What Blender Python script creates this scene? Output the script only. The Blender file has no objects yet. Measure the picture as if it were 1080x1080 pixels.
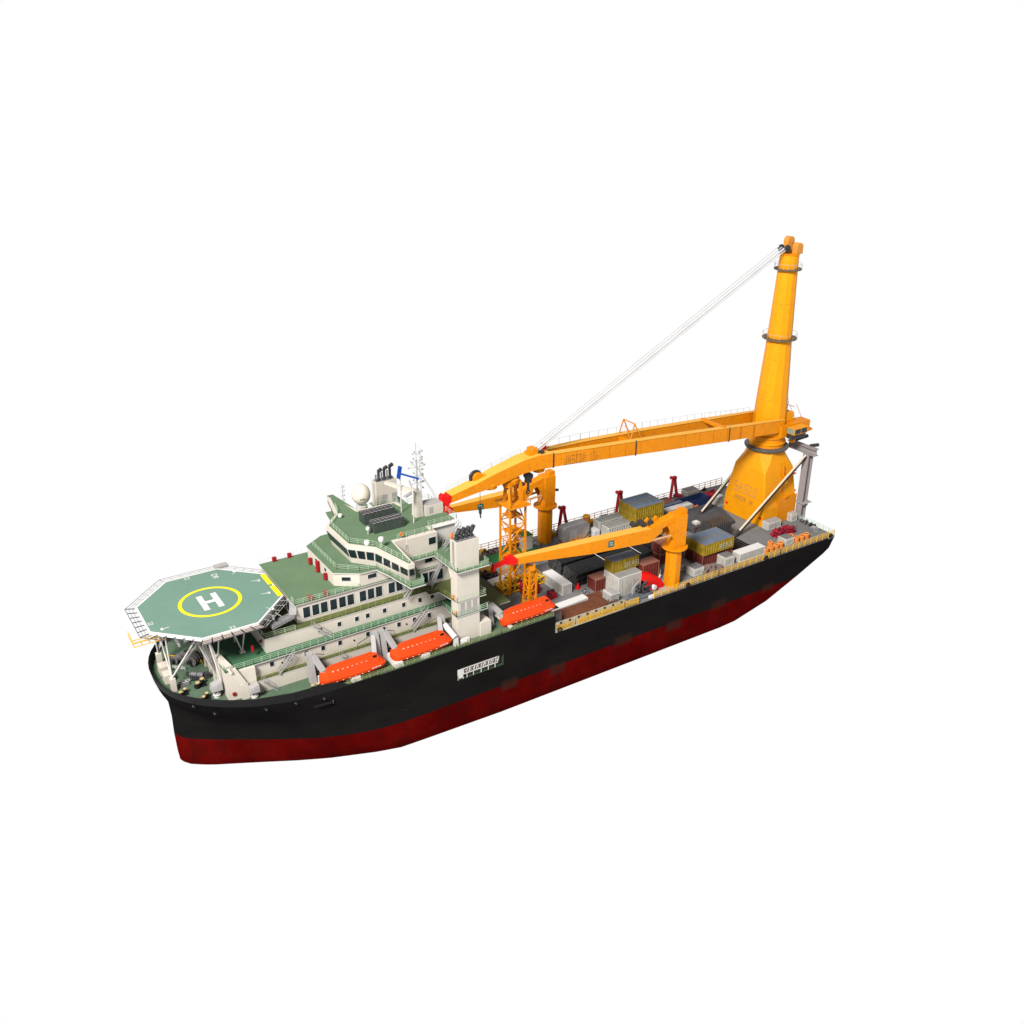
import bpy, math, random
from mathutils import Vector, Matrix
random.seed(7)
S = bpy.context.scene
COL = S.collection
pi = math.pi
# ------------------------------------------------------------------ materials
MATS = {}
def mat(name, rgb, rough=0.55, var=0.10, scale=0.6, dirt=0.0, dirt_rgb=(0.12,0.07,0.04), streak=False, metal=0.0, fine=0.0, spec=0.12):
    if name in MATS: return MATS[name]
    K_ = 0.60; rgb = tuple(c*K_ for c in rgb); dirt_rgb = tuple(c*K_ for c in dirt_rgb)
    m = bpy.data.materials.new(name); m.use_nodes = True
    nt = m.node_tree; N = nt.nodes; L = nt.links
    b = N['Principled BSDF']
    b.inputs['Roughness'].default_value = rough; b.inputs['Metallic'].default_value = metal
    b.inputs['Specular IOR Level'].default_value = spec
    tc = N.new('ShaderNodeTexCoord')
    n1 = N.new('ShaderNodeTexNoise'); n1.inputs['Scale'].default_value = scale; n1.inputs['Detail'].default_value = 6; n1.inputs['Roughness'].default_value = 0.65
    L.new(tc.outputs['Object'], n1.inputs['Vector'])
    mr = N.new('ShaderNodeMapRange'); mr.inputs[1].default_value = 0.3; mr.inputs[2].default_value = 0.7
    mr.inputs[3].default_value = 1-var; mr.inputs[4].default_value = 1+var
    L.new(n1.outputs['Fac'], mr.inputs[0])
    mul = N.new('ShaderNodeVectorMath'); mul.operation = 'SCALE'; mul.inputs[0].default_value = rgb
    L.new(mr.outputs[0], mul.inputs['Scale'])
    out = mul.outputs[0]
    if dirt > 0:
        mp = N.new('ShaderNodeMapping'); L.new(tc.outputs['Object'], mp.inputs['Vector'])
        mp.inputs['Scale'].default_value = (2.2,2.2,0.22) if streak else (1.0,1.0,1.0)
        n2 = N.new('ShaderNodeTexNoise'); n2.inputs['Scale'].default_value = 1.1 if streak else 0.9; n2.inputs['Detail'].default_value = 8; n2.inputs['Roughness'].default_value = 0.7
        L.new(mp.outputs[0], n2.inputs['Vector'])
        m2 = N.new('ShaderNodeMapRange'); m2.inputs[1].default_value = 0.50; m2.inputs[2].default_value = 0.78; m2.inputs[3].default_value = 0; m2.inputs[4].default_value = dirt
        L.new(n2.outputs['Fac'], m2.inputs[0])
        mx = N.new('ShaderNodeMix'); mx.data_type = 'RGBA'; L.new(m2.outputs[0], mx.inputs['Factor'])
        L.new(out, mx.inputs[6]); mx.inputs[7].default_value = (*dirt_rgb, 1); out = mx.outputs[2]
    if fine > 0:
        n3 = N.new('ShaderNodeTexNoise'); n3.inputs['Scale'].default_value = 6; n3.inputs['Detail'].default_value = 3
        L.new(tc.outputs['Object'], n3.inputs['Vector'])
        m3 = N.new('ShaderNodeMapRange'); m3.inputs[1].default_value = .35; m3.inputs[2].default_value = .65; m3.inputs[3].default_value = 1-fine; m3.inputs[4].default_value = 1+fine
        L.new(n3.outputs['Fac'], m3.inputs[0])
        s2 = N.new('ShaderNodeVectorMath'); s2.operation = 'SCALE'; L.new(out, s2.inputs[0]); L.new(m3.outputs[0], s2.inputs['Scale']); out = s2.outputs[0]
    L.new(out, b.inputs['Base Color'])
    MATS[name] = m
    return m
CREAM = mat('cream_paint', (0.70,0.648,0.572), 0.5, 0.04, 0.25, dirt=0.13, dirt_rgb=(0.40,0.32,0.24), streak=True)
WHITE = mat('white_paint', (0.70,0.68,0.66), 0.5, 0.04, 0.5, dirt=0.2, dirt_rgb=(0.4,0.37,0.33), streak=True)
PURE = mat('bright_white_paint', (0.80,0.80,0.80), 0.5, 0.02, 0.5)
GREEN2 = mat('teal_green_walkway', (0.055,0.15,0.08), 0.7, 0.12, 0.2, dirt=0.3, dirt_rgb=(0.05,0.08,0.04))  # second deck colour: darker and more teal than GREEN
GREEN3 = mat('olive_green_walkway', (0.105,0.125,0.045), 0.7, 0.15, 0.2, dirt=0.3, dirt_rgb=(0.06,0.06,0.03))  # side and third deck colour: darker and more olive than GREEN
GREEN4 = mat('bow_deck_green_paint', (0.10,0.16,0.105), 0.7, 0.15, 0.3, dirt=0.4, dirt_rgb=(0.06,0.08,0.05), fine=.08)
GREEN = mat('green_deck_paint', (0.140,0.222,0.130), 0.7, 0.09, 0.14, dirt=0.25, dirt_rgb=(0.09,0.13,0.06), fine=0.05)
DGREEN = mat('bright_green_roof_paint', (0.03,0.21,0.06), 0.7, 0.12, 0.5, dirt=0.3, dirt_rgb=(0.03,0.08,0.03))
HELI = mat('helideck_green_paint', (0.165,0.285,0.232), 0.75, 0.05, 0.12, fine=0.04)
GREY = mat('grey_deck_paint', (0.215,0.22,0.225), 0.75, 0.13, 0.12, dirt=0.5, dirt_rgb=(0.13,0.12,0.11), fine=0.08)
DGREY = mat('dark_grey_deck_plate', (0.085,0.085,0.095), 0.75, 0.2, 0.4, dirt=0.4, dirt_rgb=(0.16,0.14,0.13))
RUST = mat('rusty_deck_plate', (0.165,0.06,0.03), 0.85, 0.25, 0.5, dirt=0.6, dirt_rgb=(0.10,0.05,0.035), fine=0.2)
ORANGE = mat('crane_orange_paint', (0.86,0.285,0.003), 0.45, 0.06, 0.2, dirt=0.55, dirt_rgb=(0.42,0.13,0.01), fine=.04)
ORANGE2 = mat('crane_amber_paint', (0.92,0.355,0.004), 0.45, 0.05, 0.12, dirt=0.45, dirt_rgb=(0.55,0.18,0.01), fine=.03)
OLIVE = mat('olive_rail_paint', (0.32,0.34,0.12), 0.6, 0.1, 1)
YELLOW = mat('yellow_rail_paint', (0.88,0.50,0.03), 0.55, 0.10, 0.6, dirt=0.35, dirt_rgb=(0.35,0.2,0.06))
LEMON = mat('marking_yellow_paint', (0.82,0.80,0.02), 0.6, 0.02, 1)
RED = mat('red_paint', (0.85,0.010,0.008), 0.45, 0.1, 0.6)
DRED = mat('dull_red_paint', (0.36,0.015,0.02), 0.5, 0.15, 1)
CRIM = mat('crimson_machine_paint', (0.42,0.02,0.04), 0.5, 0.3, 1.5, dirt=0.4, dirt_rgb=(0.12,0.01,0.02))
LIFE = mat('lifeboat_orange', (0.76,0.066,0.008), 0.38, 0.05, 0.4)
BLACK = mat('black_rubber', (0.012,0.012,0.013), 0.7, 0.2, 1)
PIPEB = mat('black_coated_pipe', (0.012,0.012,0.014), 0.35, 0.25, 2, dirt=0.4, dirt_rgb=(0.05,0.045,0.04), spec=.3)
PIPEE = mat('pipe_end_steel', (0.10,0.10,0.10), .6)
GLASS = mat('dark_window_glass', (0.010,0.024,0.030), 0.2, 0.45, 0.35, spec=0.25)
STEEL = mat('grey_steel', (0.22,0.22,0.23), 0.45, 0.2, 1.2, dirt=0.4, dirt_rgb=(0.10,0.08,0.07), metal=0.1)
LSTEEL = mat('light_grey_steel', (0.42,0.41,0.41), 0.5, 0.08, 0.8, dirt=0.35, dirt_rgb=(0.25,0.21,0.18), streak=True)
DSTEEL = mat('dark_machinery', (0.045,0.045,0.05), 0.5, 0.5, 1.8, dirt=0.4, dirt_rgb=(0.2,0.18,0.17))
BLUE = mat('blue_paint', (0.01,0.07,0.38), 0.5, 0.1, 0.8)
NAVY = mat('navy_container_paint', (0.025,0.05,0.16), 0.55, 0.15, 0.8, dirt=0.3, dirt_rgb=(0.05,0.04,0.05))
YCONT = mat('yellow_container_paint', (0.37,0.25,0.022), 0.6, 0.3, 0.8, dirt=1.0, dirt_rgb=(0.07,0.06,0.012), streak=True, fine=0.15)
YROOF = mat('blue_grey_container_roof', (0.16,0.205,0.29), 0.6, 0.15, 0.5, dirt=0.35, dirt_rgb=(0.20,0.20,0.20))
RCONT = mat('oxide_red_container_paint', (0.17,0.035,0.028), 0.6, 0.2, 0.8, dirt=0.7, dirt_rgb=(0.07,0.03,0.03), streak=True, fine=0.15)
RROOF = mat('faded_red_container_roof', (0.32,0.135,0.10), 0.7, 0.15, 0.6, dirt=0.4, dirt_rgb=(0.2,0.13,0.11))
WCONT = mat('grey_white_container_paint', (0.55,0.53,0.49), 0.55, 0.12, 0.6, dirt=0.85, dirt_rgb=(0.19,0.175,0.15), streak=True)
TARP = mat('grey_tarpaulin', (0.32,0.315,0.30), 0.8, 0.2, 0.9, dirt=0.6, dirt_rgb=(0.20,0.18,0.16))
PINK = mat('pale_net_panel', (0.55,0.47,0.44), 0.8, 0.08, 1)
ROPE = mat('brown_rope', (0.24,0.17,0.15), 0.9, 0.3, 2.0)
DRUM = mat('orange_drum_paint', (0.80,0.24,0.05), 0.55, 0.15, 1.2, dirt=0.3, dirt_rgb=(0.3,0.08,0.03))
BOLL = mat('pale_yellow_cap_paint', (0.62,0.43,0.22), 0.6, 0.1, 1)
LETTER = mat('faded_lettering_paint', (0.60,0.36,0.14), 0.7, 0.2, 2)
LETTERD = mat('grey_lettering_paint', (0.62,0.30,0.06), 0.7, 0.2, 2)
CLETTER = mat('pale_container_lettering', (0.52,0.48,0.33), 0.7, 0.25, 1.5)
CABLE = mat('pale_wire_cable', (0.60,0.60,0.62), 0.5, 0.1, 0.2)
LOUVRE = mat('grey_louvre', (0.42,0.40,0.40), 0.6, 0.12, 2)
RAILW = mat('pale_rail_paint', (0.50,0.66,0.48), 0.6, 0.05, 1)
RAILO = mat('orange_far_rail_paint', (0.75,0.38,0.15), 0.6, 0.05, 1)

def hull_material():
    m = bpy.data.materials.new('hull_black_over_red'); m.use_nodes = True
    nt = m.node_tree; N = nt.nodes; L = nt.links; b = N['Principled BSDF']
    b.inputs['Roughness'].default_value = 0.55; b.inputs['Specular IOR Level'].default_value = 0.0
    tc = N.new('ShaderNodeTexCoord'); sp = N.new('ShaderNodeSeparateXYZ'); L.new(tc.outputs['Object'], sp.inputs[0])
    def math_(op, a, c=None, v=None, cl=False):
        n = N.new('ShaderNodeMath'); n.operation = op; n.use_clamp = cl
        if isinstance(a, (int,float)): n.inputs[0].default_value = a
        else: L.new(a, n.inputs[0])
        if c is not None:
            if isinstance(c, (int,float)): n.inputs[1].default_value = c
            else: L.new(c, n.inputs[1])
        return n.outputs[0]
    def noise(scale, vec=None, det=6, sc=None):
        n = N.new('ShaderNodeTexNoise'); n.inputs['Scale'].default_value = scale; n.inputs['Detail'].default_value = det; n.inputs['Roughness'].default_value = .65
        if sc:
            mp = N.new('ShaderNodeMapping'); mp.inputs['Scale'].default_value = sc; L.new(tc.outputs['Object'], mp.inputs[0]); L.new(mp.outputs[0], n.inputs[0])
        else: L.new(tc.outputs['Object'], n.inputs[0])
        return n.outputs['Fac']
    def mix(f, a, c):
        n = N.new('ShaderNodeMix'); n.data_type = 'RGBA'; L.new(f, n.inputs['Factor'])
        for s, i in ((a,6),(c,7)):
            if isinstance(s, tuple): n.inputs[i].default_value = (*s,1)
            else: L.new(s, n.inputs[i])
        return n.outputs[2]
    nb = noise(0.08, sc=(1,1,2))
    black = mix(math_('MULTIPLY', math_('SUBTRACT', nb, 0.35), 2.2, cl=True), (0.006,0.0055,0.0055), (0.010,0.009,0.009))
    sc = math_('MULTIPLY', math_('SUBTRACT', noise(0.5, sc=(0.5,1,3)), 0.66), 5, cl=True)
    black = mix(math_('MULTIPLY', sc, 0.5), black, (0.045,0.038,0.034))
    red = mix(math_('MULTIPLY', math_('SUBTRACT', noise(0.12), 0.35), 2.5, cl=True), (0.045,0.001,0.001), (0.082,0.0025,0.002))
    st = math_('MULTIPLY', math_('SUBTRACT', noise(0.35, sc=(1,1,0.35)), 0.48), 3.0, cl=True)
    red = mix(math_('MULTIPLY', st, 0.8), red, (0.016,0.003,0.0025))
    edge = math_('GREATER_THAN', sp.outputs[2], -8.7)
    c = mix(edge, red, black)
    # worn fender patches at the waterline
    for x0, w, z0, h in ((56,5,-8.9,3.4),(69,5,-9.6,3.6),(88,6,-8.4,3.4),(104,6,-9.4,3.6),(119,6,-8.2,3.2),(136.5,5,-8.6,3.0)):
        dx = math_('SUBTRACT', w/2, math_('ABSOLUTE', math_('SUBTRACT', sp.outputs[0], x0-70)))
        dz = math_('SUBTRACT', h/2, math_('ABSOLUTE', math_('SUBTRACT', sp.outputs[2], z0)))
        k = math_('MULTIPLY', math_('MINIMUM', dx, dz), 1.0, cl=True)
        k = math_('MULTIPLY', k, math_('MULTIPLY', noise(0.9), 1.45), cl=True)
        c = mix(k, c, (0.024,0.011,0.008))
    # scuffs around mid bow
    r = math_('MULTIPLY', math_('SUBTRACT', noise(1.3, sc=(1,1,1.5)), 0.62), 6, cl=True)
    gx = math_('SUBTRACT', 1, math_('MULTIPLY', math_('ABSOLUTE', math_('SUBTRACT', sp.outputs[0], 31-70)), 0.12), cl=True)
    gz = math_('SUBTRACT', 1, math_('MULTIPLY', math_('ABSOLUTE', math_('SUBTRACT', sp.outputs[2], -6)), 0.5), cl=True)
    c = mix(math_('MULTIPLY', math_('MULTIPLY', r, gx), math_('MULTIPLY', gz, 0.8)), c, (0.16,0.045,0.025))
    L.new(c, b.inputs['Base Color'])
    return m
HULL = hull_material()

# ------------------------------------------------------------------ mesh builder
ORG = {}
class MB:
    def __init__(s): s.v = []; s.f = []; s.m = []
    def add(s, vs, fs, mi=0):
        o = len(s.v); s.v += [tuple(v) for v in vs]; s.f += [tuple(i+o for i in f) for f in fs]; s.m += [mi]*len(fs); return s
    def box(s, x0,x1,y0,y1,z0,z1, mi=0):
        return s.add([(x0,y0,z0),(x1,y0,z0),(x1,y1,z0),(x0,y1,z0),(x0,y0,z1),(x1,y0,z1),(x1,y1,z1),(x0,y1,z1)],
            [(0,3,2,1),(4,5,6,7),(0,1,5,4),(1,2,6,5),(2,3,7,6),(3,0,4,7)], mi)
    def cbox(s, c, d, mi=0): return s.box(c[0]-d[0]/2,c[0]+d[0]/2,c[1]-d[1]/2,c[1]+d[1]/2,c[2]-d[2]/2,c[2]+d[2]/2,mi)
    def bar(s, p, q, w, h=None, mi=0, up=(0,0,1), w2=None, h2=None):
        p = Vector(p); q = Vector(q); h = w if h is None else h; w2 = w if w2 is None else w2; h2 = h if h2 is None else h2
        d = (q-p).normalized(); u = Vector(up)
        if abs(d.dot(u)) > 0.97: u = Vector((1,0,0))
        a = d.cross(u).normalized(); b = a.cross(d).normalized()
        vs = []
        for c, ww, hh in ((p,w,h),(q,w2,h2)):
            for i, j in ((-1,-1),(1,-1),(1,1),(-1,1)): vs.append(c + a*(i*ww/2) + b*(j*hh/2))
        return s.add(vs, [(0,1,2,3),(4,7,6,5),(0,4,5,1),(1,5,6,2),(2,6,7,3),(3,7,4,0)], mi)
    def cyl(s, p, q, r, r2=None, n=12, mi=0, caps=True):
        p = Vector(p); q = Vector(q); r2 = r if r2 is None else r2
        d = (q-p).normalized(); u = Vector((0,0,1)) if abs(d.z) < 0.9 else Vector((1,0,0))
        a = d.cross(u).normalized(); b = a.cross(d).normalized(); vs = []
        for c, rr in ((p,r),(q,r2)):
            for i in range(n):
                t = 2*pi*(i+0.5)/n; vs.append(c + a*(rr*math.cos(t)) + b*(rr*math.sin(t)))
        fs = [(i, i+n, (i+1)%n+n, (i+1)%n) for i in range(n)]
        if caps: fs += [tuple(range(n)), tuple(reversed(range(n,2*n)))]
        return s.add(vs, fs, mi)
    def tube(s, p, q, r, ri, n=12, mi=0):
        p = Vector(p); q = Vector(q); d = (q-p).normalized(); u = Vector((0,0,1)) if abs(d.z) < 0.9 else Vector((1,0,0))
        a = d.cross(u).normalized(); b = a.cross(d).normalized(); vs = []
        for c, rr in ((p,r),(q,r),(p,ri),(q,ri)):
            for i in range(n):
                t = 2*pi*i/n; vs.append(c + a*(rr*math.cos(t)) + b*(rr*math.sin(t)))
        fs = []
        for i in range(n):
            j = (i+1)%n
            fs += [(i,i+n,j+n,j),(2*n+i,2*n+j,3*n+j,3*n+i),(i,j,2*n+j,2*n+i),(n+i,3*n+i,3*n+j,n+j)]
        return s.add(vs, fs, mi)
    def prism(s, poly, z0, z1, mi=0):
        n = len(poly); A = sum(poly[i][0]*poly[(i+1)%n][1]-poly[(i+1)%n][0]*poly[i][1] for i in range(n))
        if A < 0: poly = poly[::-1]
        vs = [(p[0],p[1],z0) for p in poly] + [(p[0],p[1],z1) for p in poly]
        return s.add(vs, [tuple(reversed(range(n))), tuple(range(n,2*n))] + [(i,(i+1)%n,(i+1)%n+n,i+n) for i in range(n)], mi)
    def loft(s, rings, mi=0, closed=True, caps=True):
        n = len(rings[0]); vs = [p for r in rings for p in r]; fs = []
        for k in range(len(rings)-1):
            for i in range(n if closed else n-1):
                j = (i+1)%n; fs.append((k*n+i,k*n+j,(k+1)*n+j,(k+1)*n+i))
        if caps: fs += [tuple(reversed(range(n))), tuple(range((len(rings)-1)*n, len(rings)*n))]
        return s.add(vs, fs, mi)
    def lathe(s, c, prof, n=20, mi=0):
        rings = [[(c[0]+r*math.cos(2*pi*i/n), c[1]+r*math.sin(2*pi*i/n), c[2]+z) for i in range(n)] for r, z in prof]
        return s.loft(rings, mi)
    def torus(s, c, R, r, n=16, k=8, axis='z', mi=0):
        vs = []; fs = []
        for i in range(n):
            t = 2*pi*i/n
            for j in range(k):
                u = 2*pi*j/k; x = (R+r*math.cos(u))*math.cos(t); y = (R+r*math.cos(u))*math.sin(t); z = r*math.sin(u)
                if axis == 'y': x, y, z = x, z, y
                if axis == 'x': x, y, z = z, x, y
                vs.append((c[0]+x,c[1]+y,c[2]+z))
        for i in range(n):
            for j in range(k):
                fs.append((i*k+j,((i+1)%n)*k+j,((i+1)%n)*k+(j+1)%k,i*k+(j+1)%k))
        return s.add(vs, fs, mi)
    def build(s, name, m, parent=None, smooth=False, bevel=0):
        o = (0,0,0)
        if parent is not None: o = ORG[parent.name]
        me = bpy.data.meshes.new(name)
        me.from_pydata([(v[0]-o[0],v[1]-o[1],v[2]-o[2]) for v in s.v], [], s.f)
        ms = m if isinstance(m, (list,tuple)) else [m]
        for q in ms: me.materials.append(q)
        if len(ms) > 1: me.polygons.foreach_set('material_index', s.m)
        me.update(); me.validate()
        if smooth:
            me.polygons.foreach_set('use_smooth', [True]*len(me.polygons))
            try: me.set_sharp_from_angle(angle=math.radians(40))
            except Exception: pass
        ob = bpy.data.objects.new(name, me); COL.objects.link(ob)
        ORG[ob.name] = o
        if parent is not None: ob.parent = parent
        if bevel:
            bv = ob.modifiers.new('bevel','BEVEL'); bv.width = bevel; bv.segments = 2; bv.limit_method = 'ANGLE'
        return ob
def thing(name, label, cat, loc, group=None):
    o = bpy.data.objects.new(name, None); COL.objects.link(o); o.location = loc
    o['label'] = label; o['category'] = cat
    if group: o['group'] = group
    ORG[o.name] = tuple(loc); o.empty_display_size = 0.5
    return o
def tag(o, label, cat, group=None):
    o['label'] = label; o['category'] = cat
    if group: o['group'] = group
    return o
def centre(ob, loc):
    """give a one-mesh thing its origin at loc"""
    ob.data.transform(Matrix.Translation(-Vector(loc))); ob.location = loc; return ob
def copy_tree(o, parent=None):
    c = o.copy(); COL.objects.link(c); ORG[c.name] = ORG[o.name]
    if parent is not None: c.parent = parent
    for ch in [x for x in list(bpy.data.objects) if x.parent is o]: copy_tree(ch, c)
    return c
def rail(name, pts, m, parent, h=1.15, bars=3, step=1.6, t=0.045, closed=False, posts_t=0.07):
    mb = MB(); P = [Vector(p) for p in pts]
    if closed: P.append(P[0])
    for a, b in zip(P[:-1], P[1:]):
        for k in range(bars):
            z = Vector((0,0,h*(k+1)/bars)); mb.bar(a+z, b+z, t)
        n = max(1, int((b-a).length/step))
        for i in range(n+1):
            q = a.lerp(b, i/n); mb.bar(q, q+Vector((0,0,h)), posts_t)
    return mb.build(name, m, parent)
def window(parent, c, axis, w, h, m=None, frame=0.12, name='window', d=0.05):
    """axis: outward unit vector (horizontal). pane with a thin frame, proud of the wall."""
    n = Vector(axis).normalized(); t = Vector((-n.y, n.x, 0)); u = Vector((0,0,1)); c = Vector(c)
    fr = MB()
    for s_ in (-1,1):
        fr.bar(c+t*(s_*(w+frame)/2)-u*(h/2+frame), c+t*(s_*(w+frame)/2)+u*(h/2+frame), frame, d*2.4, up=n)
        fr.bar(c+u*(s_*(h+frame)/2)-t*(w/2), c+u*(s_*(h+frame)/2)+t*(w/2), frame, d*2.4, up=n)
    f = fr.build(name, WHITE, parent)
    pn = MB(); pn.add([c+n*d*.5-t*w/2-u*h/2, c+n*d*.5+t*w/2-u*h/2, c+n*d*.5+t*w/2+u*h/2, c+n*d*.5-t*w/2+u*h/2,
                       c-n*.02-t*w/2-u*h/2, c-n*.02+t*w/2-u*h/2, c-n*.02+t*w/2+u*h/2, c-n*.02-t*w/2+u*h/2],
                      [(0,1,2,3),(4,7,6,5),(0,4,5,1),(1,5,6,2),(2,6,7,3),(3,7,4,0)])
    pn.build('pane', m or GLASS, f)
    return f
def text(name, body, size, loc, rot, m, parent, ext=0.02):
    cu = bpy.data.curves.new(name, 'FONT'); cu.body = body; cu.size = size; cu.extrude = ext; cu.align_x = 'CENTER'; cu.align_y = 'CENTER'
    ob = bpy.data.objects.new(name, cu)
    dg = bpy.context.evaluated_depsgraph_get(); COL.objects.link(ob); dg.update()
    me = bpy.data.meshes.new_from_object(ob.evaluated_get(dg)); bpy.data.objects.remove(ob)
    me.materials.clear(); me.materials.append(m)
    o = ORG[parent.name] if parent is not None else (0,0,0)
    me.transform(Matrix.Translation(Vector(loc)-Vector(o)) @ rot.to_4x4())
    nb = bpy.data.objects.new(name, me); COL.objects.link(nb); ORG[nb.name] = o
    if parent is not None: nb.parent = parent
    return nb
def basis(x, y):
    x = Vector(x).normalized(); y = Vector(y).normalized(); z = x.cross(y)
    return Matrix((x, y, z)).transposed()
def stair(name, p, q, w, parent, m=None):
    """p bottom, q top, w sideways vector"""
    mb = MB(); p = Vector(p); q = Vector(q); w = Vector(w)
    for s_ in (-.5,.5):
        mb.bar(p+w*s_, q+w*s_, 0.08, 0.28)
        up = Vector((0,0,1.0)); mb.bar(p+w*s_+up, q+w*s_+up, 0.07)
        for k in (0,.5,1): mb.bar(p.lerp(q,k)+w*s_, p.lerp(q,k)+w*s_+up, 0.06)
    n = max(3, int((q-p).length/0.45))
    for i in range(1,n): c = p.lerp(q, i/n); mb.bar(c-w*.5, c+w*.5, 0.26, 0.05)
    return mb.build(name, m or LSTEEL, parent)
# ================================================================== THE SHIP
HB = 21.78
ship = thing('construction_vessel', 'black and red hulled offshore vessel with white accommodation and green helideck at its bow', 'ship', (70,0,0))
def resample(pl, n):
    P = [Vector((a,b)) for a, b in pl]; L = [0]
    for a, b in zip(P[:-1],P[1:]): L.append(L[-1]+(b-a).length)
    out = []
    for i in range(n):
        s = L[-1]*i/(n-1)
        for k in range(len(P)-1):
            if s <= L[k+1]+1e-9:
                t = (s-L[k])/(L[k+1]-L[k]); q = P[k].lerp(P[k+1], t); out.append((q.x,q.y)); break
    return out
NBOW = 26
BOW = {
 6.3: [(-13.1,0.0),(-13.05,2.0),(-12.8,3.8),(-12.2,6.0),(-11.3,8.2),(-9.5,11.1),(-6.9,13.9),(-3,16.9),(1.3,19.2),(8,21.1),(15,21.7),(30,HB)],
 4.5: [(-12.8,0.0),(-12.75,2.0),(-12.4,3.8),(-11.8,5.9),(-10.9,8.0),(-9.1,10.8),(-6.5,13.6),(-2.6,16.6),(1.7,18.9),(8,20.9),(15,21.65),(30,HB)],
 2.0: [(-12.1,0.0),(-12.0,1.8),(-11.6,3.5),(-10.9,5.4),(-9.8,7.4),(-7.9,10.0),(-5.2,12.7),(-1.6,15.4),(2.5,17.8),(8,20.0),(15,21.4),(30,HB)],
 -1.0: [(-10.9,0.0),(-10.8,0.9),(-10.4,2.1),(-9.6,3.8),(-8.2,5.9),(-6.2,8.2),(-3.4,10.8),(0,13.3),(4,15.8),(9.3,18.5),(16,20.9),(30,HB)],
 -4.5: [(-10.7,0.0),(-10.6,0.6),(-10.0,1.9),(-9,3.4),(-7.4,5.1),(-5,7.1),(-2,9.2),(1.5,11.6),(6,14.2),(11,17.2),(17.5,20.0),(30,HB)],
 -8.7: [(-10.8,0.0),(-10.6,0.9),(-9.9,2.2),(-9.0,3.2),(-6.4,5.2),(-3.2,7.4),(0.2,9.5),(3.6,11.7),(7,13.7),(13,17.2),(18.4,19.4),(24.4,21.1),(30,HB-.03)],
 -13.0: [(-10.7,0.0),(-10.4,0.8),(-9.6,1.9),(-8.8,2.8),(-6,4.9),(-2,7.3),(2.2,9.7),(9,13.4),(16,17.1),(24,20.2),(30,21.4)],
 -15.4: [(-10.5,0.0),(-10.2,0.7),(-9.3,1.9),(-8.2,2.7),(-5.3,4.7),(-0.6,7.2),(4.1,9.7),(10,12.9),(16,15.9),(25,19.5),(30,20.9)],
 -16.3: [(-9.9,0.0),(-9.6,0.6),(-8.8,1.6),(-7.9,2.3),(-5.2,4.2),(-0.6,6.6),(4.1,9.1),(10,12.3),(16,15.2),(25,18.6),(30,20.0)],
}
MIDX = [30,36,42.9,54.4,68,90,116]
def stern_pts(z):
    xe = {0.0:161.3,-0.6:161.2,-1.0:160.9,-3.3:159.6,-4.5:157.6,-8.7:147.9,-13.0:137.0,-15.4:127.0,-16.3:122.0}[z]
    hb = {-15.4:HB-.2,-16.3:HB-.9}.get(z, HB)
    n = 8; pts = [(116+(xe-116)*k/n, hb if k < n else hb-.35) for k in range(1,n+1)]
    return pts, hb
def ring(z, bz=None):
    if bz is None: bz = z
    if bz in BOW: bow = resample(BOW[bz], NBOW)
    else:
        ks = sorted(BOW); lo = max(k for k in ks if k < bz); hi = min(k for k in ks if k > bz); t = (bz-lo)/(hi-lo)
        A = resample(BOW[lo],NBOW); C = resample(BOW[hi],NBOW); bow = [(a[0]+(c[0]-a[0])*t, a[1]+(c[1]-a[1])*t) for a, c in zip(A,C)]
    st, hb = stern_pts(z)
    def mh(x):
        if x <= 30.01: return bow[-1][1]
        return hb - (0.12 if z > -14 else .38) * (0 if x > 54.4 or z >= -8.7 else (54.5-x)/11.6)
    half = bow[:-1] + [(x, mh(x)) for x in MIDX] + st
    return [(x,-y,z) for x, y in half] + [(x,y,z) for x, y in reversed(half[1:])]
ZR = [-16.3,-15.4,-13.0,-8.7,-4.5,-3.3,-1.0,-0.6,0.0]
hull = MB(); rings = [ring(z) for z in ZR]; n = len(rings[0])
hull.v = [p for r in rings for p in r]
iA = NBOW-1+MIDX.index(42.9); iB = NBOW-1+2   # stations 42.9 -> 54.4 on the near side
for k in range(len(ZR)-1):
    for i in range(n):
        j = (i+1) % n
        if i == iA and ZR[k] >= -3.31 and ZR[k+1] <= -0.59: continue
        hull.f.append((k*n+i, k*n+j, (k+1)*n+j, (k+1)*n+i)); hull.m.append(0)
hull.f.append(tuple(reversed(range(n)))); hull.m.append(0)
# raised forward hull, z 0..4.5, up to x=68
def fring(z):
    if z in BOW: bow = resample(BOW[z], NBOW)
    else:
        A = resample(BOW[-1.0],NBOW); C = resample(BOW[2.0],NBOW); t = (z+1)/3; bow = [(a[0]+(c[0]-a[0])*t, a[1]+(c[1]-a[1])*t) for a, c in zip(A,C)]
    half = bow[:-1] + [(x,HB) for x in (30,42.9,54.4,68)]
    return [(x,-y,z) for x, y in half] + [(x,y,z) for x, y in reversed(half[1:])]
FR = [fring(0.0), fring(2.0), fring(4.5)]
h_ = (len(FR[0])+1)//2
hull.loft([r[:h_] for r in FR], caps=False, closed=False); hull.loft([r[h_:]+[r[0]] for r in FR], caps=False, closed=False)
hull_ob = hull.build('hull', HULL, ship, smooth=True)
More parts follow.
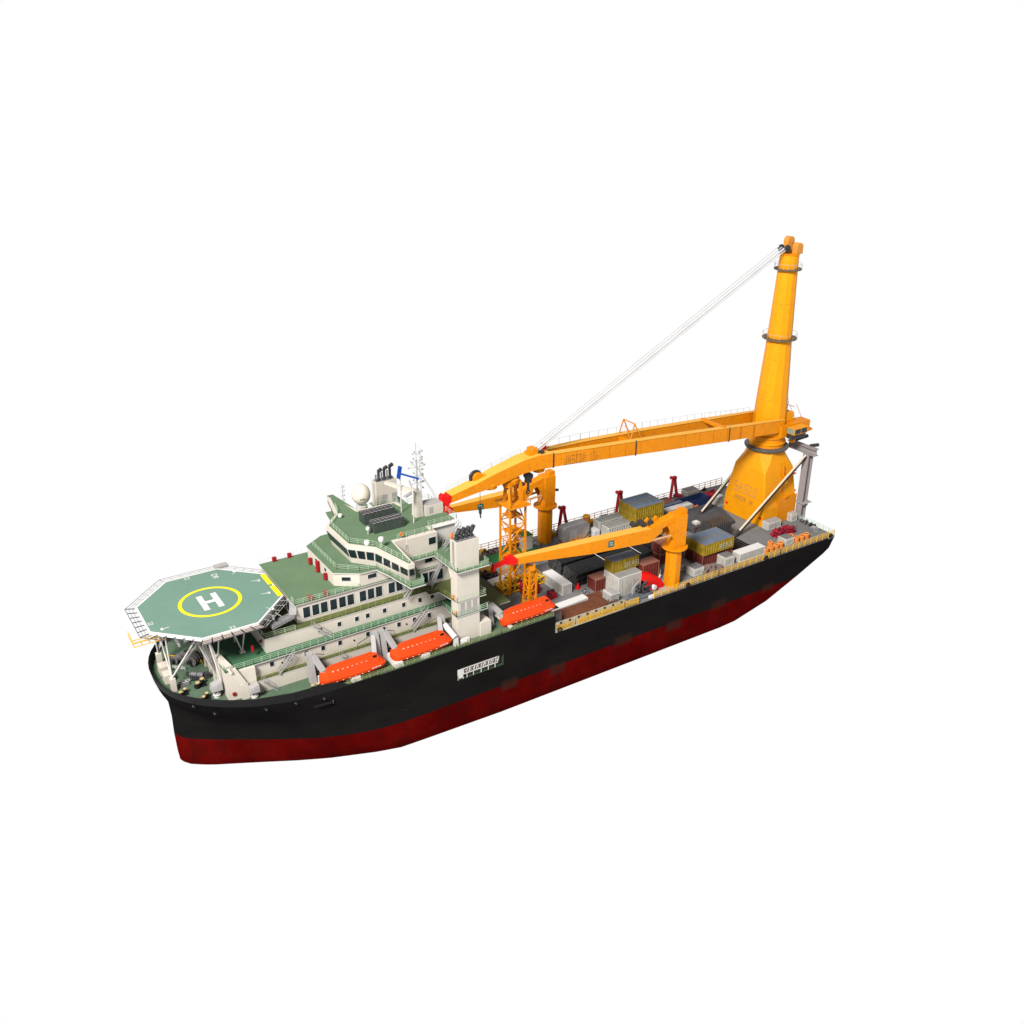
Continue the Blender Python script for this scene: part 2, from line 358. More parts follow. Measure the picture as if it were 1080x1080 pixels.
# decks
main_poly = [(p[0],p[1]) for p in rings[-1]]
MB().prism([(x,y) for x, y in ((54,-21.6),(160.9,-21.6),(160.9,21.6),(54,21.6))], -0.5, 0.0).build('main_deck', GREY, ship)
fd = [(p[0]*.985 if p[0]<0 else p[0], p[1]*0.988) for p in fring(4.5)]
MB().prism([(x,y) for x, y in fd if x <= 54.5] , 4.2, 4.5).build('forecastle_deck', GREEN4, ship)
for sgn in (-1,1):   # side decks x 54..68
    MB().prism([(54.4,sgn*21.6),(67.9,sgn*21.6),(67.9,sgn*16.2),(54.4,sgn*16.2)], 4.1, 4.5).build('boat_deck', GREEN4, ship)
    mb = MB(); mb.box(66.9,68.0,min(sgn*16.2,sgn*21.6),max(sgn*16.2,sgn*21.6),0.0,4.1); mb.box(54.4,66.9,min(sgn*16.2,sgn*16.5),max(sgn*16.2,sgn*16.5),0,4.1)
    mb.build('deck_step', BLACK, ship)
# bulwark
top = resample(BOW[6.3],NBOW)[:-2]; bot = resample(BOW[4.5],NBOW)[:-2]
def bw(sgn):
    return [(t, b) for t, b in zip(top, bot)]
bl = MB(); rr = []
seq = [(t[0],-t[1],b[0],-b[1]) for t, b in zip(top,bot)]
full = [q for q in reversed(seq)] + [(q[0],-q[1],q[2],-q[3]) for q in seq[1:]]
for tx,ty,bx,by in full:
    f = min(1.0, max(0.0, (18.5-tx)/2.0)); zt = 4.5+1.85*f; s = 0.985
    rr.append([(bx,by,4.49),(tx+(bx-tx)*(1-f),ty+(by-ty)*(1-f),zt),(tx*s-.1,ty*s,zt),(bx*s-.1,by*s,4.49)])
bl.loft(rr, closed=True, caps=True).build('bulwark', BLACK, ship, smooth=True)
# mooring recess in the hull side
rc = MB(); rc.box(42.9,54.4,-HB+1.6,-HB+1.7,-3.3,-0.6)
rc.build('mooring_recess', CREAM, ship)
rf = MB(); rf.box(42.9,54.4,-HB+.02,-HB+1.6,-3.4,-3.3); rf.box(42.9,54.4,-HB+.02,-HB+1.6,-0.6,-0.5); rf.box(42.8,42.9,-HB+.02,-HB+1.7,-3.3,-.6); rf.box(54.4,54.5,-HB+.02,-HB+1.7,-3.3,-.6)
rf.build('recess_frame', mat('recess_green',(0.05,0.075,0.05),.7), ship)
rp = MB(); rp.box(43.0,44.5,-HB+.03,-HB+.12,-3.0,-0.75)
rp.box(44.5,52.9,-HB+.03,-HB+.12,-0.95,-0.75); rp.box(44.5,52.9,-HB+.03,-HB+.12,-2.3,-2.1)
for i in range(15):
    x = 44.6+i*0.59
    rp.bar((x,-HB+.08,-2.2),(x+(.35 if i%3 else -.25),-HB+.08,-0.85),0.10 if i%2 else 0.2,0.06)
for i in range(9): rp.bar((44.9+i*.95,-HB+.08,-1.55),(45.3+i*.95,-HB+.08,-1.5+(i%2)*.2),0.16,0.06)
for x in (43.1,44.4,45.3,46.9,48.8,50.6,52.3): rp.box(x-.07,x+.07,-HB+.03,-HB+.14,-3.3,-2.2)
rp.build('recess_screen', WHITE, ship)
sl = MB(); sl.bar((11.5,-21.42,2.1),(15.2,-21.72,2.0),0.3,0.35); sl.build('fairlead_slot', BLACK, ship)
sl = MB(); sl.bar((15.3,-21.70,1.6),(15.3,-21.70,2.4),0.08,0.1); sl.build('slot_frame', STEEL, ship)
for x,y,z in ((-8.6,-11.9,4.2),(-5.6,-14.9,3.2),(2.9,-19.1,3.4),(8.2,-20.8,3.8),(13.6,-21.5,3.2)):
    MB().cyl((x,y+.3,z),(x+.1,y-.22,z),0.2,n=10).build('fairlead', DSTEEL, ship)
# ---------------------------------------------------- accommodation
acc = ship
def block(name, poly, z0, z1, roof=True, ov=0.0, m=None):
    b = MB().prism(poly, z0, z1-0.15).build(name, m or CREAM, ship)
    return b
def deckplate(poly, z, name='deck_plate', t=0.16, edge=WHITE):
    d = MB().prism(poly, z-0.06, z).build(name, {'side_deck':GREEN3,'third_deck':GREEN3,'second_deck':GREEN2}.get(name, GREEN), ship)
    e = MB(); n = len(poly)
    MB().prism([(p[0],p[1]) for p in poly], z-t-.06, z-.06).build('deck_edge', edge, d)
    return d
def sym(pts):
    """mirror a near-side outline (y<0) listed bow to stern into a closed polygon"""
    return [(x,y) for x,y in pts] + [(x,-y) for x,y in reversed(pts)]
b0 = block('front_house', sym([(-2.4,-14.3),(3.0,-14.9)]), 4.5, 10.8)
b1 = block('lower_house', sym([(3.0,-14.9),(56,-14.9)]), 4.5, 7.3)
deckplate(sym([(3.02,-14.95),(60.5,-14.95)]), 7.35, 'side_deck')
b2 = block('middle_house', sym([(3.0,-13.85),(52,-13.85)]), 7.35, 10.8)
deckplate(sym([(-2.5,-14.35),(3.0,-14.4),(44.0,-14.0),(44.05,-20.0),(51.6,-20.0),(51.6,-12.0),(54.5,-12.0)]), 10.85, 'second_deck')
b3 = block('upper_house', sym([(6.3,-12.0),(52,-12.0)]), 10.85, 14.1)
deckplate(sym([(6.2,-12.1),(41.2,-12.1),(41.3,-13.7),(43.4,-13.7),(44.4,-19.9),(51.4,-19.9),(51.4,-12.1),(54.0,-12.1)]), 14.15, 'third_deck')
b4 = block('lounge_house', sym([(13.7,-10.0),(52,-10.0)]), 14.15, 18.4)
deckplate(sym([(13.45,-10.4),(27.0,-10.4),(52.5,-10.4)]), 18.45, 'lounge_roof', t=0.12)
b5 = block('forward_house', sym([(23.1,-6.9),(27.4,-10.05),(52,-10.05)]), 18.45, 21.5)
deckplate(sym([(23.0,-7.2),(27.5,-10.3),(31,-10.5),(32,-14.1),(33.3,-21.3),(36.6,-21.3),(38.9,-11.2),(43.9,-11.2),(44.0,-20.8),(51.6,-20.9),(51.6,-11.0),(53,-10.5)]), 21.55, 'bridge_deck', t=0.22)
# side windows
for x in (17.5,21.6,25.4,27.8,31.6,36.0,39.8,42.7): window(b3, (x,-12.0,12.5), (0,-1,0), 0.8, 1.0)
for x in (6.6,10.2,13.6,17.1,20.7,26.8,30.3,33.8,37.4,40.9): window(b2, (x,-13.85,9.4), (0,-1,0), 0.8, 1.05)
for x in (15.8,17.7,19.5,21.5,23.4,25.2,27.9,29.7,31.5,34.4,36.2,38.3,42.2,43.9,45.8): window(b4, (x,-10.0,16.1), (0,-1,0), 1.42, 2.35, frame=0.14)
for y in (-7.6,-5.6,-3.6): window(b4, (13.7,y,16.1), (-1,0,0), 1.4, 2.35)
for x,w in ((30.2,1.9),(43.2,1.8)): window(b5, (x,-10.05,20.1), (0,-1,0), w, 0.95)
window(b5, (25.2,-8.47,20.1), (-0.56,-0.83,0), 1.8, 0.85)
for y in (2.0,-2.8): window(b5, (23.1,y,20.3), (-1,0,0), 1.1, 0.9)
for x in (8.6,23.7,28.9,35.5): MB().cyl((x,-13.84,9.0),(x,-14.0,9.0),0.17,n=10).build('porthole', BLACK, b2)
MB().cyl((39.9,-11.99,12.2),(39.9,-12.15,12.2),0.17,n=10).build('porthole', BLACK, b3)
# wall of the solid bulwark on third deck forward (no windows)
# railings
rail('railing', [(3.1,-14.85,7.35),(24,-14.85,7.35),(43.8,-14.85,7.35)], OLIVE, ship, t=.035)
rail('railing', [(-2.45,4,10.85),(-2.45,-14.3,10.85),(3,-14.35,10.85),(43.9,-13.9,10.85),(44.1,-19.9,10.85),(51.5,-19.9,10.85)], RAILW, ship)
rail('railing', [(6.3,-2,14.15),(6.3,-12.05,14.15),(12.5,-12.05,14.15)], RAILW, ship)
rail('railing', [(16.5,-12.05,14.15),(41.2,-12.05,14.15),(41.4,-13.6,14.15),(43.4,-13.6,14.15),(44.4,-19.8,14.15)], OLIVE, ship, t=.035)
rail('railing', [(44.4,-19.8,14.15),(51.3,-19.8,14.15),(51.3,-12.5,14.15)], RAILW, ship)
rail('railing', [(13.5,-8.5,18.45),(13.5,-10.3,18.45),(27,-10.35,18.45)], RAILW, ship)
rail('railing', [(13.5,10.3,18.45),(23,10.3,18.45)], PURE, ship, t=.04)
rail('railing', [(24.3,6.8,21.55),(24.3,-6.2,21.55),(27.8,-9.4,21.55),(31.3,-10.2,21.55),(32.3,-14.1,21.55),(33.5,-21.1,21.55),(36.4,-21.1,21.55),(36.9,-19,21.55)], RAILW, ship)
rail('railing', [(38.9,-11.1,21.55),(43.9,-11.1,21.55),(44.1,-20.7,21.55),(51.5,-20.8,21.55),(51.5,-11.0,21.55)], RAILW, ship)
# bridge : lofted with outward leaning walls
def bring(pts, z): return [(x,y,z) for x,y in pts]
near_b = [(28.0,-5.0),(31.6,-9.1),(34.5,-18.4),(35.9,-18.4),(36.2,-9.3),(38.6,-9.2)]
near_m = [(27.7,-5.1),(31.35,-9.3),(34.1,-19.0),(35.6,-19.0),(36.0,-9.3),(38.6,-9.2)]
near_t = [(27.1,-5.3),(31.2,-9.8),(33.5,-20.1),(34.9,-20.1),(35.8,-9.3),(38.6,-9.2)]
zb, zm, zt = 21.55, 22.95, 26.0
br = MB(); br.loft([bring(sym(near_b),zb), bring(sym(near_m),zm), bring(sym(near_t),25.05), bring(sym(near_t),zt-.02)])
bridge = br.build('bridge', CREAM, ship)
roof_near = near_t[:4] + [(35.9,-9.6),(36.0,-8.9),(44.9,-8.9),(45.2,-6.6),(52.4,-6.6)]
def inset(pts, d):
    n = len(pts); out = []
    A = sum(pts[i][0]*pts[(i+1)%n][1]-pts[(i+1)%n][0]*pts[i][1] for i in range(n)); sg = 1 if A > 0 else -1
    for i in range(n):
        p0, p1, p2 = Vector(pts[i-1]), Vector(pts[i]), Vector(pts[(i+1)%n])
        e1 = (p1-p0).normalized(); e2 = (p2-p1).normalized(); n1 = Vector((-e1.y,e1.x))*sg; n2 = Vector((-e2.y,e2.x))*sg
        m = (n1+n2); m = m/max(.35,m.length_squared)*2 if m.length_squared > .1 else n1
        out.append(tuple(p1+m*d))
    return out
RO = sym([(x,y) for x,y in roof_near]); RI = inset(RO, .55)
fas = MB().loft([[(x,y,25.12) for x,y in inset(RO,.1)],[(x,y,25.3) for x,y in RO],[(x,y,26.0) for x,y in RI]]).build('roof_fascia', WHITE, bridge)
MB().prism(RI, zt, zt+.06).build('bridge_roof', GREEN, bridge)
def quadwin(a, b, c, d, f0, f1, g0=0.12, g1=0.88):
    """a,b bottom corners, c,d top corners (b above->c)"""
    A, B_, C_, D_ = map(Vector, (a,b,c,d))
    def pt(u,v): return A.lerp(B_,u).lerp(D_.lerp(C_,u), v)
    nrm = (B_-A).cross(D_-A).normalized()
    q = [pt(f0,g0),pt(f1,g0),pt(f1,g1),pt(f0,g1)]
    mb = MB(); mb.add([p+nrm*.14 for p in q]+[p-nrm*.25 for p in q], [(0,1,2,3),(4,7,6,5),(0,4,5,1),(1,5,6,2),(2,6,7,3),(3,7,4,0)])
    return mb.build('bridge_window', GLASS, bridge)
z2 = 25.05
def bandwins(i, j, n, side=-1, m0=0.03, gap=0.22, flip=False):
    mb_, tp = near_m, near_t
    a = (mb_[i][0], side*-mb_[i][1] if side<0 else -mb_[i][1], zm); 
    A = (mb_[i][0], mb_[i][1]*-side, zm); B_ = (mb_[j][0], mb_[j][1]*-side, zm); C_ = (tp[j][0], tp[j][1]*-side, z2); D_ = (tp[i][0], tp[i][1]*-side, z2)
    for k in range(n):
        f0 = (k+gap/2)/n; f1 = (k+1-gap/2)/n
        if side < 0: quadwin(A,B_,C_,D_,f0,f1,0.04,0.93)
        else: quadwin(B_,A,D_,C_,f0,f1,0.04,0.93)
bandwins(0,1,3,-1); bandwins(1,2,4,-1); bandwins(2,3,1,-1,gap=.3)
bandwins(0,1,3,1); bandwins(1,2,4,1)
A=(near_m[0][0],5.1,zm); B_=(near_m[0][0],-5.1,zm); C_=(near_t[0][0],-5.3,z2); D_=(near_t[0][0],5.3,z2)
for k in range(7): quadwin(A,B_,C_,D_,(k+.14)/7,(k+.86)/7,0.04,0.93)
# aft bridge house
ah = block('aft_bridge_house', sym([(38.6,-9.5),(45.7,-9.5)]), 21.55, 26.0)
window(ah, (44.5,-9.5,24.1), (0,-1,0), 1.7, 1.6); window(ah, (38.62,-9.0,24.0), (-1,0,0), 1.0, 1.3)
ah2 = block('aft_house', sym([(45.7,-6.0),(52.0,-6.0)]), 0.0, 26.0, m=WHITE)
block('aft_lower_house', sym([(52.0,-12.0),(56,-12.0)]), 0.0, 7.3)
rail('railing', [(28,5,26.06),(27.9,-5,26.06),(31.6,-9.2,26.06),(34.0,-19.3,26.06)], RAILW, bridge)
rail('railing', [(37,-8.7,26.06),(44.8,-8.7,26.06),(45,-6.4,26.06),(52.2,-6.4,26.06)], RAILW, bridge)
rail('railing', [(28,5,26.06),(31.6,9.2,26.06),(32.5,13,26.06)], RAILW, bridge)
rail('railing', [(36,9.5,26.06),(45,8.8,26.06),(45.3,6.4,26.06),(52.2,6.4,26.06),(52.2,-6.4,26.06)], RAILW, bridge, t=.04)
# ladders and stairs
stair('stairway', (7.4,-14.7,7.4), (10.8,-14.6,10.9), (0,-1.0,0), ship)
stair('stairway', (36.5,-14.6,7.4), (39.9,-14.6,10.9), (0,-1.0,0), ship)
stair('stairway', (19.3,-12.9,10.9), (15.8,-12.6,14.2), (0,-1.0,0), ship)
stair('stairway', (36.0,-12.6,14.2), (38.8,-13.4,18.4), (0,-1.0,0), ship)
stair('stairway', (43.0,-10.9,14.2), (47.0,-10.9,21.5), (0,-1.0,0), ship)
stair('stairway', (6.5,-15.4,4.5), (4.0,-15.4,7.3), (0,-1.0,0), ship)
stair('stairway', (47.5,-9,21.6), (51.5,-9,25.9), (0,-1.0,0), ship)
stair('stairway', (23.0,-15.5,4.5), (20,-15.5,7.3), (0,-1.0,0), ship)
# exhaust towers
def tower(sgn):
    y0, y1 = (-19.8,-17.2) if sgn < 0 else (17.2,19.8)
    t = MB().box(44.45,49.7,y0,y1,4.5,27.7).build('exhaust_tower', CREAM, ship)
    MB().box(44.75,49.4,y0+.3,y1-.3,27.3,27.74).build('tower_top', STEEL, t)
    if sgn < 0:
        for x in (45.6,47.1,48.6): MB().box(x-.48,x+.48,y0-.06,y0-.0,11.2,14.1).build('louvre', LOUVRE, t)
        for i in range(16): pass
        l = MB()
        for i in range(16): l.bar((44.38,-18.9,22+i*.36),(44.38,-18.4,22+i*.36),0.05)
        l.bar((44.36,-18.9,21.8),(44.36,-18.9,27.6),.05); l.bar((44.36,-18.4,21.8),(44.36,-18.4,27.6),.05)
        l.build('ladder', STEEL, t)
        MB().bar((44.4,-17.6,19.0),(44.4,-16.6,20.8),.3).build('bracket', CREAM, t)
    else:
        for x in (46.4,49.0): MB().box(x-.7,x+.7,y0-.06,y0,22.3,24.5).build('louvre', LOUVRE, t)
        l = MB()
        for i in range(14): l.bar((44.36,18.0,22+i*.4),(44.36,18.8,22+i*.4),0.07)
        l.build('ladder', STEEL, t)
    rnd = random.Random(3 if sgn<0 else 5)
    for k in range(4 if sgn<0 else 6):
        if sgn > 0:
            x = 44.9+k*.72; h = 2.6+0.35*k*.5; r = 0.2 if k%2==0 else .32
            e = MB(); e.cyl((x,18.2,27.5),(x+.05,18.2,27.5+h*(.72 if k%2==0 else 1)),r,n=10)
            if k%2: e.cyl((x+.02,18.2,27.4+h*.97),(x+.45,17.6,27.9+h),.42,.46,n=10)
            e.build('exhaust_pipe', DSTEEL if k%2 else STEEL, t)
        else:
            x = 45.4+k*1.1
            e = MB(); e.cyl((x,-18.4,27.6),(x,-18.3,28.6),.42,n=12); e.cyl((x,-18.3,28.5),(x+1.1,-17.5,29.4),.42,.46,n=12)
            e.build('exhaust_pipe', DSTEEL, t)
            MB().cyl((x+1.1,-17.5,29.4),(x+1.25,-17.4,29.5),.44,.44,n=12).build('pipe_mouth', LSTEEL, t)
    if sgn < 0: MB().bar((44.6,-17.5,27.9),(44.9,-17.5,29.0),.4).build('warning_light', DRUM, t)
    return t
tower(-1); tower(1)
MB().box(49.7,52.3,-20.2,-17.2,4.5,7.7).build('engine_casing', CREAM, ship)
rail('railing', [(49.8,-20.1,10.9),(51.6,-19.9,10.9)], RAILW, ship)
hr = MB(); hr.cyl((44.6,-20.6,5.0),(45.9,-20.6,5.0),.55,n=14); hr.box(44.9,46.6,-20.9,-20.2,4.5,5.6); hr.build('hose_reel', WHITE, ship)
# red lockers and fire hoses
for x,y in ((16.7,10.0),(20.1,10.0),(16.9,-9.8),(20.1,-9.8)): MB().box(x-.4,x+.4,y-.35,y+.35,18.5,19.4).build('fire_box', DRED, ship)
for y, h in ((4.4,1.0),(0.3,1.9),(-3.7,1.0)): MB().cyl((22.6,y,18.7),(22.6,y,18.8+h*1.15),.42,n=12).build('gas_bottle', DRED, ship)
for c in ((44.25,-18.6,15.0),(44.3,-19.4,11.6),(37.8,-8.9,27.1)): MB().torus(c,.38,.12,12,6,'y').build('lifebuoy', DRUM, ship)
MB().cyl((3.8,-12.06,12.3),(3.8,-12.06,13.5),.3,n=10).build('fire_box', DRED, ship)
MB().bar((6.2,-9.4,12.2),(6.2,-10.2,13.0),.7,.3).build('fire_box', DRED, ship)
MB().bar((7.1,-7,26.1),(7.1,-7.2,26.1),.01).build('clip', RED, ship) if False else None
MB().box(43.2,44.0,8.6,9.4,23.2,24.0).build('fire_box', DRED, ship)
# front duct and vents
dv = MB(); dv.bar((-2.5,-9.2,12.0),(-1.6,-14.2,11.6),1.1,.8); dv.bar((-1.6,-14.5,11.9),(-1.2,-14.9,10.9),1.2,.5); dv.bar((-1.2,-14.75,11.4),(0.5,-15.0,7.6),.45,1.3); dv.bar((0.5,-15.0,7.8),(0.6,-15.15,4.5),.5,1.5)
dv.build('air_duct', CREAM, ship)
MB().box(-1.7,-1.1,-14.7,-14.35,5.6,6.2).build('fire_box', DRED, ship)
def vent(x, y, z, s=1.0):
    v = MB(); v.cyl((x,y,z),(x,y,z+1.0*s),.55*s,n=14); v.cyl((x,y,z+1.0*s),(x,y,z+1.5*s),.4*s,n=14); v.torus((x,y,z+.5*s),.55*s,.12*s,14,6)
    v.build('ventilator', WHITE, ship)
    v = MB(); v.loft([[(x-.9*s,y-.8*s,z+1.5*s),(x+.9*s,y-.8*s,z+1.5*s),(x+.9*s,y+.8*s,z+1.5*s),(x-.9*s,y+.8*s,z+1.5*s)],[(x-.7*s,y-.6*s,z+2.5*s),(x+.9*s,y-.6*s,z+2.9*s),(x+.9*s,y+.8*s,z+2.9*s),(x-.7*s,y+.8*s,z+2.5*s)]])
    v.build('ventilator_hood', LSTEEL, ship)
vent(-3.9,-11.6,4.5,1.15); vent(2.0,-15.9,4.5,1.05)
for y in (-9,-6.2,-3.4,0,3.4,6.5):   # front wall pipes and pilasters
    MB().bar((-2.7,y,4.5),(-2.55,y,10.8),.5,.35).build('wall_stiffener', CREAM, ship)
# ---------------------------------------------------- helideck
HZ = 18.55; A_ = 13.0; T_ = A_*math.tan(pi/8)
octo = [(A_,T_),(T_,A_),(-T_,A_),(-A_,T_),(-A_,-T_),(-T_,-A_),(T_,-A_),(A_,-T_)]
hd = MB().prism([(x*.985,y*.985) for x,y in octo], HZ-.5, HZ).build('helideck', HELI, ship)
def annulus(r0, r1, z, n=96):
    vs = []; fs = []
    for i in range(n):
        a = 2*pi*i/n; vs += [(r0*math.cos(a),r0*math.sin(a),z),(r1*math.cos(a),r1*math.sin(a),z)]
    for i in range(n): j = (i+1)%n; fs.append((2*i,2*i+1,2*j+1,2*j))
    return MB().add(vs, fs)
rim = MB()
for k in range(8):
    a = Vector((*octo[k],HZ)); b = Vector((*octo[(k+1)%8],HZ)); ai = a*0.972; bi = b*0.972; ai.z = bi.z = HZ
    rim.add([a+Vector((0,0,.03)),b+Vector((0,0,.03)),bi+Vector((0,0,.03)),ai+Vector((0,0,.03)),a-Vector((0,0,.55)),b-Vector((0,0,.55))],[(0,3,2,1),(0,1,5,4)])
rim.build('helideck_edge', PURE, hd)
annulus(5.35,6.05,HZ+.02).build('landing_circle', LEMON, hd)
hm = MB(); z = HZ+.03
for x0,x1,y0,y1 in ((-1.75,-.75,-3.1,3.1),(0.75,1.75,-3.1,3.1),(-.75,.75,-.5,.5)):
    k = 1.12; hm.add([(x0*k,y0,z),(x1*k,y0,z),(x1*k,y1,z),(x0*k,y1,z)],[(0,1,2,3)])
hm.build('letter_h', PURE, hd)
yl = MB(); z = HZ+.055
for y0,y1 in ((-T_+.1,-.35),(.35,T_-.1)): yl.add([(11.9,y0,z),(12.95,y0,z),(12.95,y1,z),(11.9,y1,z)],[(0,1,2,3)])
yl.build('edge_marking', LEMON, hd)
text('deck_number', 'DR', 1.7, (3.9,9.9,HZ+.03), basis((0,-1,0),(1,0,0)), PURE, hd, .004)
for (x,y,a) in ((.6,-12.0,0),(-1.2,11.9,pi),(-12.0,-2.4,-pi/2)):
    text('deck_number','22',1.3,(x,y,HZ+.035),basis((math.cos(a),math.sin(a),0),(-math.sin(a),math.cos(a),0)),PURE,hd,.004)
tk = MB()
for x,y,dx,dy in ((10.9,3.2,-1.4,.5),(10.9,-2.9,-1.5,.3),(9.3,-9.4,-1.0,1.1),(-10.6,-5.6,1.3,.1),(7.9,9.6,-.6,-1.0)):
    tk.add([(x,y-.12,z),(x+dx,y+dy-.08,z),(x+dx,y+dy+.08,z),(x,y+.12,z)],[(0,1,2,3)]); tk.add([(x-.3,y-.4,z),(x+.25,y-.4,z),(x+.25,y+.4,z),(x-.3,y+.4,z)],[(0,1,2,3)])
tk.build('deck_light_marking', PURE, hd)
# nets
for k in range(8):
    if k == 7: continue
    a = Vector((*octo[k],HZ-.25)); b = Vector((*octo[(k+1)%8],HZ-.25))
    nrm = ((a+b)*.5); nrm.z = 0; nrm.normalize()
    out = nrm*1.75 + Vector((0,0,.10)); ft = math.tan(pi/8)*1.75; t = (b-a).normalized()
    P = [a, b, b+out+t*ft, a+out-t*ft]
    net = MB()
    near = k in (4,5)
    n = 6
    for i in range(n+1):
        f = i/n; net.bar(P[0].lerp(P[1],f), P[3].lerp(P[2],f), .12 if near or k==3 else .07)
    net.bar(P[3],P[2],.09)
    for g in (.33,.66): net.bar(P[0].lerp(P[3],g), P[1].lerp(P[2],g), .05)
    net.build('net_frame', DSTEEL if k in (3,4,5) else LSTEEL, hd)
    if k in (5,):
        pn = MB()
        for i in range(n):
            f0 = (i+.06)/n; f1 = (i+.94)/n; q = [P[0].lerp(P[1],f0),P[0].lerp(P[1],f1),P[3].lerp(P[2],f1),P[3].lerp(P[2],f0)]
            q = [c-Vector((0,0,.1)) for c in q]; pn.add(q+[c-Vector((0,0,.04)) for c in q],[(0,1,2,3),(4,7,6,5),(0,4,5,1),(1,5,6,2),(2,6,7,3),(3,7,4,0)])
        pn.build('safety_net', PINK, hd)
# under structure
us = MB()
for y in (-10,-6,-2,2,6,10):
    w = math.sqrt(max(0,13.6**2-y*y)); w = min(12.2,w-1.2); us.bar((-w,y,HZ-.95),(w,y,HZ-.95),.25,.8)
for x in (-9,-3,3,9): us.bar((x,-10.5,HZ-1.5),(x,10.5,HZ-1.5),.25,.6)
us.build('deck_girder', LSTEEL, hd)
def strut(p, qs, r=.16):
    for q in qs: MB().cyl(p,q,r,n=8).build('helideck_strut', WHITE, hd)
for s_ in (-1,1):
    MB().bar((-10.3,s_*5.2,4.5),(-10.3,s_*5.2,7.4),1.0,1.0).build('strut_pedestal', CREAM, hd)
    strut((-10.3,s_*5.2,7.4), [(-11,s_*2.4,HZ-.9),(-10.4,s_*5.8,HZ-.9),(-5.6,s_*10.2,HZ-.9),(-4.0,s_*9.8,HZ-.9)])
    strut((2.6,s_*8.9,10.9), [(0.8,s_*9.5,HZ-1),(3.6,s_*9.8,HZ-1)], .14); strut((2.5,s_*4.7,10.9), [(2.4,s_*4.7,HZ-1)], .14)
    strut((-2.3,s_*9.4,10.9), [(-4.0,s_*10,HZ-1),(-1.5,s_*10,HZ-1)], .14)
    strut((-2.6,s_*7.5,6.5), [(-6,s_*8.5,HZ-1),(-5,s_*6,HZ-1)], .2); strut((-2.6,s_*11.5,6.5), [(-4,s_*11.0,HZ-1)], .2)
    strut((8,s_*8,14.2), [(9,s_*9,HZ-1),(10,s_*6,HZ-1)], .14); strut((12.8,s_*8.5,14.2), [(9.8,s_*9.6,HZ-1)], .12)
    MB().box(2.1,3.1,s_*8.9-.5,s_*8.9+.5,10.85,11.0).build('strut_foot', WHITE, hd)
ac = MB(); ac.bar((8.2,-10.4,15.4),(12.8,-10.4,16.6),2.6,.12); ac.bar((12.8,-10.4,16.6),(13.4,-9.4,18.3),1.4,.1); ac.build('access_platform', STEEL, hd)
rail('railing', [(8.2,-11.6,15.5),(12.8,-11.6,16.7)], LSTEEL, hd, h=1.0, t=.04)
MB().box(5.0,7.8,13.1,14.6,HZ-.3,HZ+.25).build('foam_monitor_platform', LSTEEL, hd)
yp = MB()
for y in (-5.9,-4.6,-3.4): yp.bar((-16.0,y,16.6),(-10.6,y,16.6),.12)
yp.bar((-16,-6,16.6),(-16,-1,16.6),.12); yp.bar((-16,-6,17.5),(-16,-1,17.5),.1); yp.bar((-16,-5.9,17.5),(-10.6,-5.9,17.5),.1)
for x in (-16,-14.6,-13.2,-11.8,-10.6): yp.bar((x,-5.9,16.6),(x,-5.9,17.5),.1); yp.bar((x,-5.9,16.6),(x,-3.4,16.6),.1)
for y in (-4.5,-3,-1.5): yp.bar((-16,y,16.6),(-16,y,17.5),.1)
yp.build('yellow_gangway', YELLOW, hd)
# ---------------------------------------------------- roof equipment
sd = MB(); sd.cyl((38.2,11.6,21.5),(38.2,11.6,25.8),1.3,n=20); sd_o = sd.build('dome_pedestal', WHITE, ship, smooth=True)
dm = MB(); prof = []
for i in range(15):
    t = i/14; a = -1.15+t*(pi/2+1.15); prof.append((max(.02,2.1*math.cos(a)), 28.35+ (2.55 if a>0 else 2.2)*math.sin(a)))
dm.lathe((38.2,11.6,0), prof, 28); dmo = dm.build('satellite_dome', mat('ivory_dome',(.72,.68,.58),.4,.03,.5), ship, smooth=True)
dt = MB()
for i in range(5):
    a = -2.05+i*.11; dt.cbox((38.2+2.13*math.cos(a),11.6+2.13*math.sin(a),28.0+.04*i),(.14,.14,.16 if i in(0,3) else .08))
dt.build('dome_marking', BLACK, dmo)
def smalldome(x,y,h,r):
    p = MB().cyl((x,y,26),(x,y,26+h),.1,n=8).build('antenna_post', WHITE, ship)
    MB().lathe((x,y,26+h), [(.02,-r*.9),(r*.7,-r*.75),(r,0),(r*.8,r*.7),(.02,r*1.05)], 16).build('antenna_dome', PURE, p, smooth=True)
smalldome(32.4,-10.6,2.0,.62); smalldome(32.8,-3.4,1.4,.45); smalldome(30.6,-7.6,.5,.65); smalldome(31.2,7.2,.7,.5)
def acbox(x0,y0,x1,y1,h,n):
    for k in range(n):
        a = x0+(x1-x0)*k/n; b = x0+(x1-x0)*(k+1)/n
        u = MB().box(a+.02,b-.02,y0,y1,26.12,26.12+h).build('cooling_unit', mat('dark_green_grey_unit',(0.06,0.078,0.066),.6,.2,1.2,dirt=.3,dirt_rgb=(.12,.12,.11)), ship)
        MB().box(a+.1,b-.1,y0+.08,y1-.08,26.12+h,26.12+h+.05).build('top_grille', BLACK, u)
        for i in range(2):
            for j in range(2):
                cx = a+(b-a)*(i+.5)/2; cy = y0+(y1-y0)*(j+.5)/2; MB().torus((cx,cy,26.12+h+.08),.40,.09,10,5).build('fan', STEEL, u)
acbox(34.0,-4.0,41.0,-1.3,2.1,4); acbox(34.0,0.9,41.3,3.7,2.3,4)
for (x,y,hh,dirv) in ((43.6,2.7,9.0,(.55,-.1)),(43.5,-3.3,8.7,(.1,-2.0))):
    p = MB(); p.cyl((x,y,26),(x,y,26+hh),.14,n=8); po = p.build('radar_post', WHITE, ship)
